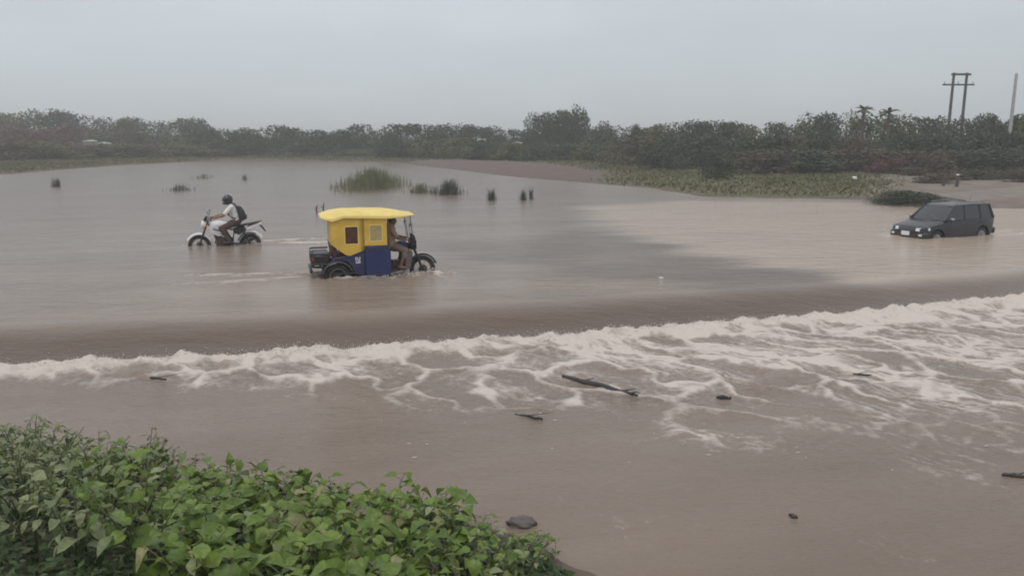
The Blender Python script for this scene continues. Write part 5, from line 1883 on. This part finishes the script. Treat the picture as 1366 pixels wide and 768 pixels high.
drift(752, 501, 852, 526, 0.032, 'long dark branch drifting slantwise in the streaked foam', 4, 1)
drift(955, 528, 975, 529, 0.028, 'short black chunk of wood afloat right of the long branch', 0, 2)
drift(688, 550, 724, 557, 0.016, 'thin dark stick afloat below the edge of the foam', 2, 3)
drift(1338, 630, 1366, 633, 0.02, 'dark stick afloat by the right edge of the view', 1, 4)
drift(1053, 684, 1064, 686, 0.014, 'tiny dark twig afloat in the calm brown water at the lower right', 0, 5)
drift(200, 503, 220, 505, 0.016, 'small dark twig just below the foam on the left', 1, 6)
drift(1140, 498, 1166, 500, 0.012, 'thin twig caught in the foam streaks on the right', 1, 8)
x, y, _ = survey(695, 694, -0.3)
lump('mud_clod', 'dark rounded clod of mud in the water at the tip of the leafy bank', 'mud clod', x, y, (0.13, 0.10, 0.055), M_MUDLUMP, 3, -0.345)
x, y, _ = survey(882, 371, 0)
lump('plastic_scrap', 'tiny white scrap floating on the dark water before the weir', 'rubbish', x, y, (0.05, 0.035, 0.02), M_PALE, 5, 0.0)

# ================================================================== leafy bank in the foreground
M_LEAF = leaf_mat('broad_green_leaves', (0.095, 0.155, 0.024), (0.15, 0.225, 0.036), (0.215, 0.29, 0.065), 0.28, 0.42)
M_LEAFG = leaf_mat('grey_green_leaves', (0.15, 0.19, 0.085), (0.215, 0.255, 0.12), (0.29, 0.32, 0.17), 0.25, 0.55)
M_LEAFO = leaf_mat('olive_leaves', (0.10, 0.13, 0.03), (0.145, 0.18, 0.042), (0.20, 0.225, 0.07), 0.25, 0.5)
M_LEAFY = leaf_mat('yellowing_leaves', (0.20, 0.21, 0.08), (0.27, 0.27, 0.11), (0.33, 0.30, 0.15), 0.25, 0.5)
M_STEM = mat('green_stem', (0.08, 0.10, 0.04), 0.6, var=0.25, scale=20)
M_DRYSTEM = mat('dry_stem', (0.19, 0.145, 0.09), 0.8, var=0.25, scale=20)


def leaf_mesh(name, m, ln, wd, heart, droop, fold, seed, n_=6):
    """one leaf: two halves folded along the midrib, drooping towards the tip, base at the origin, along +x"""
    r = random.Random(seed)
    V, F = [], []
    cur = r.uniform(-0.12, 0.12)
    for i in range(n_ + 1):
        u = i / n_
        if heart:
            w_ = wd * (0.62 * math.sin(PI * min(1, (u * 0.88 + 0.12)) ** 0.8) + 0.38 * (1 - u) ** 1.2 * (u > 0) * (1 - u))
            if i == 0:
                w_ = wd * 0.30
        else:
            w_ = wd * math.sin(PI * min(1, u * 0.94 + 0.06)) ** 0.9 * 0.7
        if i == n_:
            w_ = wd * 0.02
        x = ln * u
        z = -droop * ln * u * u + 0.03 * ln * math.sin(u * 5)
        yb = cur * ln * u * u
        back = -0.10 * ln if (heart and i == 0) else 0
        lift = fold * w_
        wv_ = 0.05 * ln * math.sin(i * 2.1 + seed)
        V += [(x + back, yb + w_, z + lift + wv_ * 0.5), (x, yb, z), (x + back, yb - w_, z + lift - wv_ * 0.5)]
    for i in range(n_):
        F += [(3 * i, 3 * i + 1, 3 * i + 4, 3 * i + 3), (3 * i + 1, 3 * i + 2, 3 * i + 5, 3 * i + 4)]
    me = bpy.data.meshes.new(name)
    me.from_pydata(V, [], F)
    for p_ in me.polygons:
        p_.use_smooth = True
    me.materials.append(m)
    return me


LEAVES = {
    'broad': [leaf_mesh('leaf', M_LEAF, l_, w_, True, d_, f_, k) for k, (l_, w_, d_, f_) in enumerate(((0.155, 0.075, 0.30, 0.25), (0.135, 0.070, 0.45, 0.15), (0.175, 0.082, 0.38, 0.35), (0.115, 0.058, 0.2, 0.45)))],
    'grey': [leaf_mesh('leaf', M_LEAFG, l_, w_, False, d_, f_, k + 5) for k, (l_, w_, d_, f_) in enumerate(((0.12, 0.045, 0.30, 0.3), (0.09, 0.036, 0.2, 0.45), (0.14, 0.055, 0.45, 0.25)))],
    'fine': [leaf_mesh('leaf', M_LEAFO, l_, w_, False, d_, f_, k + 9, 4) for k, (l_, w_, d_, f_) in enumerate(((0.075, 0.026, 0.25, 0.3), (0.06, 0.022, 0.15, 0.45), (0.09, 0.032, 0.35, 0.25)))],
    'yellow': [leaf_mesh('leaf', M_LEAFY, l_, w_, True, d_, f_, k + 14) for k, (l_, w_, d_, f_) in enumerate(((0.15, 0.06, 0.9, 0.9), (0.12, 0.05, 0.6, 0.7)))]}


def plant(name, label, cat, x, y, h, spread, kinds, n_stem, n_leaf, seed, group, leafscale=1.0, upright=0.4):
    r = random.Random(seed)
    z = ground_z(x, y)
    o = thing(name, label, cat, (x, y, z - 0.02), 0, group)
    per = max(1, n_leaf // n_stem)
    for s in range(n_stem):
        a = 2 * PI * s / n_stem + r.uniform(-.5, .5)
        out = spread * r.uniform(0.35, 1.0)
        hh_ = h * r.uniform(0.7, 1.0)
        pts = []
        for i in range(6):
            u = i / 5
            pts.append(Vector((out * math.cos(a) * u ** (1 + upright), out * math.sin(a) * u ** (1 + upright), hh_ * (u ** 0.8))) + Vector((r.uniform(-1, 1), r.uniform(-1, 1), 0)) * 0.012)
        mb = MB().tube(pts, [0.007, 0.0065, 0.006, 0.005, 0.004, 0.003], 5)
        todo = []
        for k in range(per):
            u = 0.25 + 0.75 * (k + 0.5) / per
            f = u * 5
            i = min(4, int(f))
            b = pts[i].lerp(pts[i + 1], f - i)
            la = a + k * 2.4 + r.uniform(-.5, .5)
            pet = r.uniform(0.03, 0.09) * (1.2 - 0.5 * u)
            tip = b + Vector((math.cos(la) * pet, math.sin(la) * pet, pet * r.uniform(0.3, 0.9)))
            mb.tube([b, tip], [0.0028, 0.002], 4, caps=False)
            todo.append((tip, la, u))
        mb.build('stem', M_STEM if r.random() < 0.8 else M_DRYSTEM, o, clean=False)
        for tip, la, u in todo:
            kd = r.choice(kinds)
            lf = bpy.data.objects.new('leaf', r.choice(LEAVES[kd]))
            COL.objects.link(lf)
            lf.parent = o
            lf.location = tip
            pitch = r.gauss(0.12, 0.35) - 0.25 * (u > 0.9)
            lf.rotation_euler = (r.gauss(0, 0.35), pitch, la)
            sc_ = leafscale * r.uniform(0.45, 1.15) * (1.0 - 0.25 * (u > 0.93))
            lf.scale = (sc_, sc_, sc_)
    return o


EDGE = [(-9.5, 8.3), (-7.2, 8.0), (-5.4, 7.7), (-3.6, 7.2), (-1.55, 6.5), (-0.12, 6.15), (0.55, 5.5)]
SIL_X = [-60, 15, 50, 80, 140, 200, 240, 300, 400, 450, 520, 580, 640, 715, 760, 830]
SIL_Y = [560, 547, 542, 562, 575, 576, 598, 614, 612, 614, 628, 646, 692, 714, 745, 780]
rp_ = random.Random(21)


def to_px(x, y, z):
    dx, dy, dz = x, y, z - CAMH
    f = dy * math.cos(PITCH) - dz * math.sin(PITCH)
    u = dy * math.sin(PITCH) + dz * math.cos(PITCH)
    return 683 + FPX * dx / f, 384 - FPX * u / f


BANK_MARKS = [(16, 'the left edge of the view'), (48, 'the tallest weed'), (120, 'the seam of grey and olive weeds'), (168, 'the yellowing weed'), (212, 'the feathery weed'), (258, 'the motorcycle front wheel'), (306, 'the rider'), (345, 'the motorcycle tail'),
              (390, 'the gap between motorcycle and cab'), (440, 'the cab rear'), (490, 'the cab window'), (550, 'the cab visor'), (580, 'the cab front wheel'), (625, 'the bank tip'), (695, 'the mud clod')]
ROWS = [' at the water edge', ' just behind the water edge', ' upper middle of the bank', ' in the bank middle', ' lower middle of the bank', ' low on the bank', ' nearest the camera']
k = 0
for row_i, inl in enumerate((0.10, 0.42, 0.78, 1.15, 1.55, 1.95, 2.4)):
    xx = -8.6 + 0.21 * (row_i % 2)
    while xx < 0.30:
        x = xx + rp_.uniform(-.13, .13)
        y = float(np.interp(x, [e_[0] for e_ in EDGE], [e_[1] for e_ in EDGE])) - inl + rp_.uniform(-.1, .1)
        xx += 0.42
        z = ground_z(x, y)
        px, pyb = to_px(x, y, z)
        if px < -110 or pyb > 900 or y < 3.6:
            continue
        # as tall as the edge of the greenery allows
        sil = float(np.interp(px, SIL_X, SIL_Y))
        h = 0.62 if px < 230 else 0.42
        while h > 0.10 and to_px(x, y, z + h + 0.03)[1] < sil + rp_.uniform(-3, 7):
            h -= 0.02
        if h < 0.11:
            continue
        k += 1
        if px < 120:
            kinds, nm, lab, gp, ls = (['grey', 'grey', 'fine'], 'weed', 'grey green leafy weed', 'grey green weeds on the near bank', 0.95)
        elif px < 235:
            kinds, nm, lab, gp, ls = (['fine', 'grey', 'fine', 'broad'] if row_i < 3 else ['grey', 'broad', 'fine'], 'bushy_weed', 'olive small leaved weed', 'olive weeds on the near bank', 1.0)
        elif px < 610:
            kinds, nm, lab, gp, ls = (['broad'] * 9 + ['yellow', 'grey', 'fine'], 'broad_leaf_plant', 'broad leaved plant', 'broad leaved plants on the near bank', 1.0)
        else:
            kinds, nm, lab, gp, ls = (['broad', 'fine', 'grey'], 'low_weed', 'low mixed leaf weed', 'low weeds at the tip of the bank', 0.72)
        lab = where(lab + ROWS[row_i], px, BANK_MARKS, 'below and' if False else '')
        plant(nm, lab, 'plant', x, y, h, 0.30, kinds, 6, 48, 1000 + k, gp, ls)
# a few that stand out
for px, py, z0, h, spread, kinds, nst, nl, ls, lab in (
        (48, 622, -0.15, 0.62, 0.16, ['grey'], 5, 34, 1.15, 'tallest dark leafed weed standing against the water at the far left'),
        (168, 672, 0.10, 0.30, 0.13, ['yellow', 'grey'], 4, 16, 1.1, 'weed with large curled yellowing leaves on the left bank'),
        (212, 640, -0.15, 0.50, 0.12, ['fine'], 4, 36, 1.0, 'upright feathery olive weed where the bank edge steps down')):
    x, y, _ = survey(px, py, z0)
    plant('weed', lab, 'plant', x, y, h, spread, kinds, nst, nl, px, None, ls)
# undergrowth that hides the soil between the plants
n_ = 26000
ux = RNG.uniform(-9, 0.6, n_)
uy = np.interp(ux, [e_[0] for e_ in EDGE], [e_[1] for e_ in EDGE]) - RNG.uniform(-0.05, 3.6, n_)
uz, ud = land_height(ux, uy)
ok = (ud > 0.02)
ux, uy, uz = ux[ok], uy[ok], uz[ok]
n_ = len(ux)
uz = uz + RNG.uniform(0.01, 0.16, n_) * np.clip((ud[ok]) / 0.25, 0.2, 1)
d1 = RNG.normal(size=(n_, 3))
d1[:, 2] *= 0.45
d1 /= np.linalg.norm(d1, axis=1)[:, None]
d2 = np.cross(d1, np.array([0, 0, 1.0]) + RNG.normal(0, 0.5, (n_, 3)))
d2 /= np.linalg.norm(d2, axis=1)[:, None]
P0 = np.stack([ux, uy, uz], -1)
L1 = RNG.uniform(0.02, 0.055, n_)[:, None]
V = np.stack([P0 - d1 * L1, P0 + d2 * L1 * 0.45, P0 + d1 * L1, P0 - d2 * L1 * 0.45], 1).reshape(-1, 3)
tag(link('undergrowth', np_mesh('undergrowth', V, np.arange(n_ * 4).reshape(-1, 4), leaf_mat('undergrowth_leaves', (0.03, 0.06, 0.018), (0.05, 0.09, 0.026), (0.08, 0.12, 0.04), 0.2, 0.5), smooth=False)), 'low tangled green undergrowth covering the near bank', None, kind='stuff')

# ================================================================== damp air
hm_ = bpy.data.materials.new('damp_air')
hm_.use_nodes = True
ht = hm_.node_tree
ht.nodes.remove(ht.nodes['Principled BSDF'])
pv = ht.nodes.new('ShaderNodeVolumePrincipled')
pv.inputs['Color'].default_value = (0.95, 0.965, 0.98, 1)
pv.inputs['Density'].default_value = 0.0018
pv.inputs['Anisotropy'].default_value = 0.2
ht.links.new(pv.outputs[0], ht.nodes['Material Output'].inputs['Volume'])
hz_o = MB().box((0, 400, 6.0), (1840, 1440, 19.0)).build('haze', hm_, None, smooth=0)
tag(hz_o, kind='stuff')
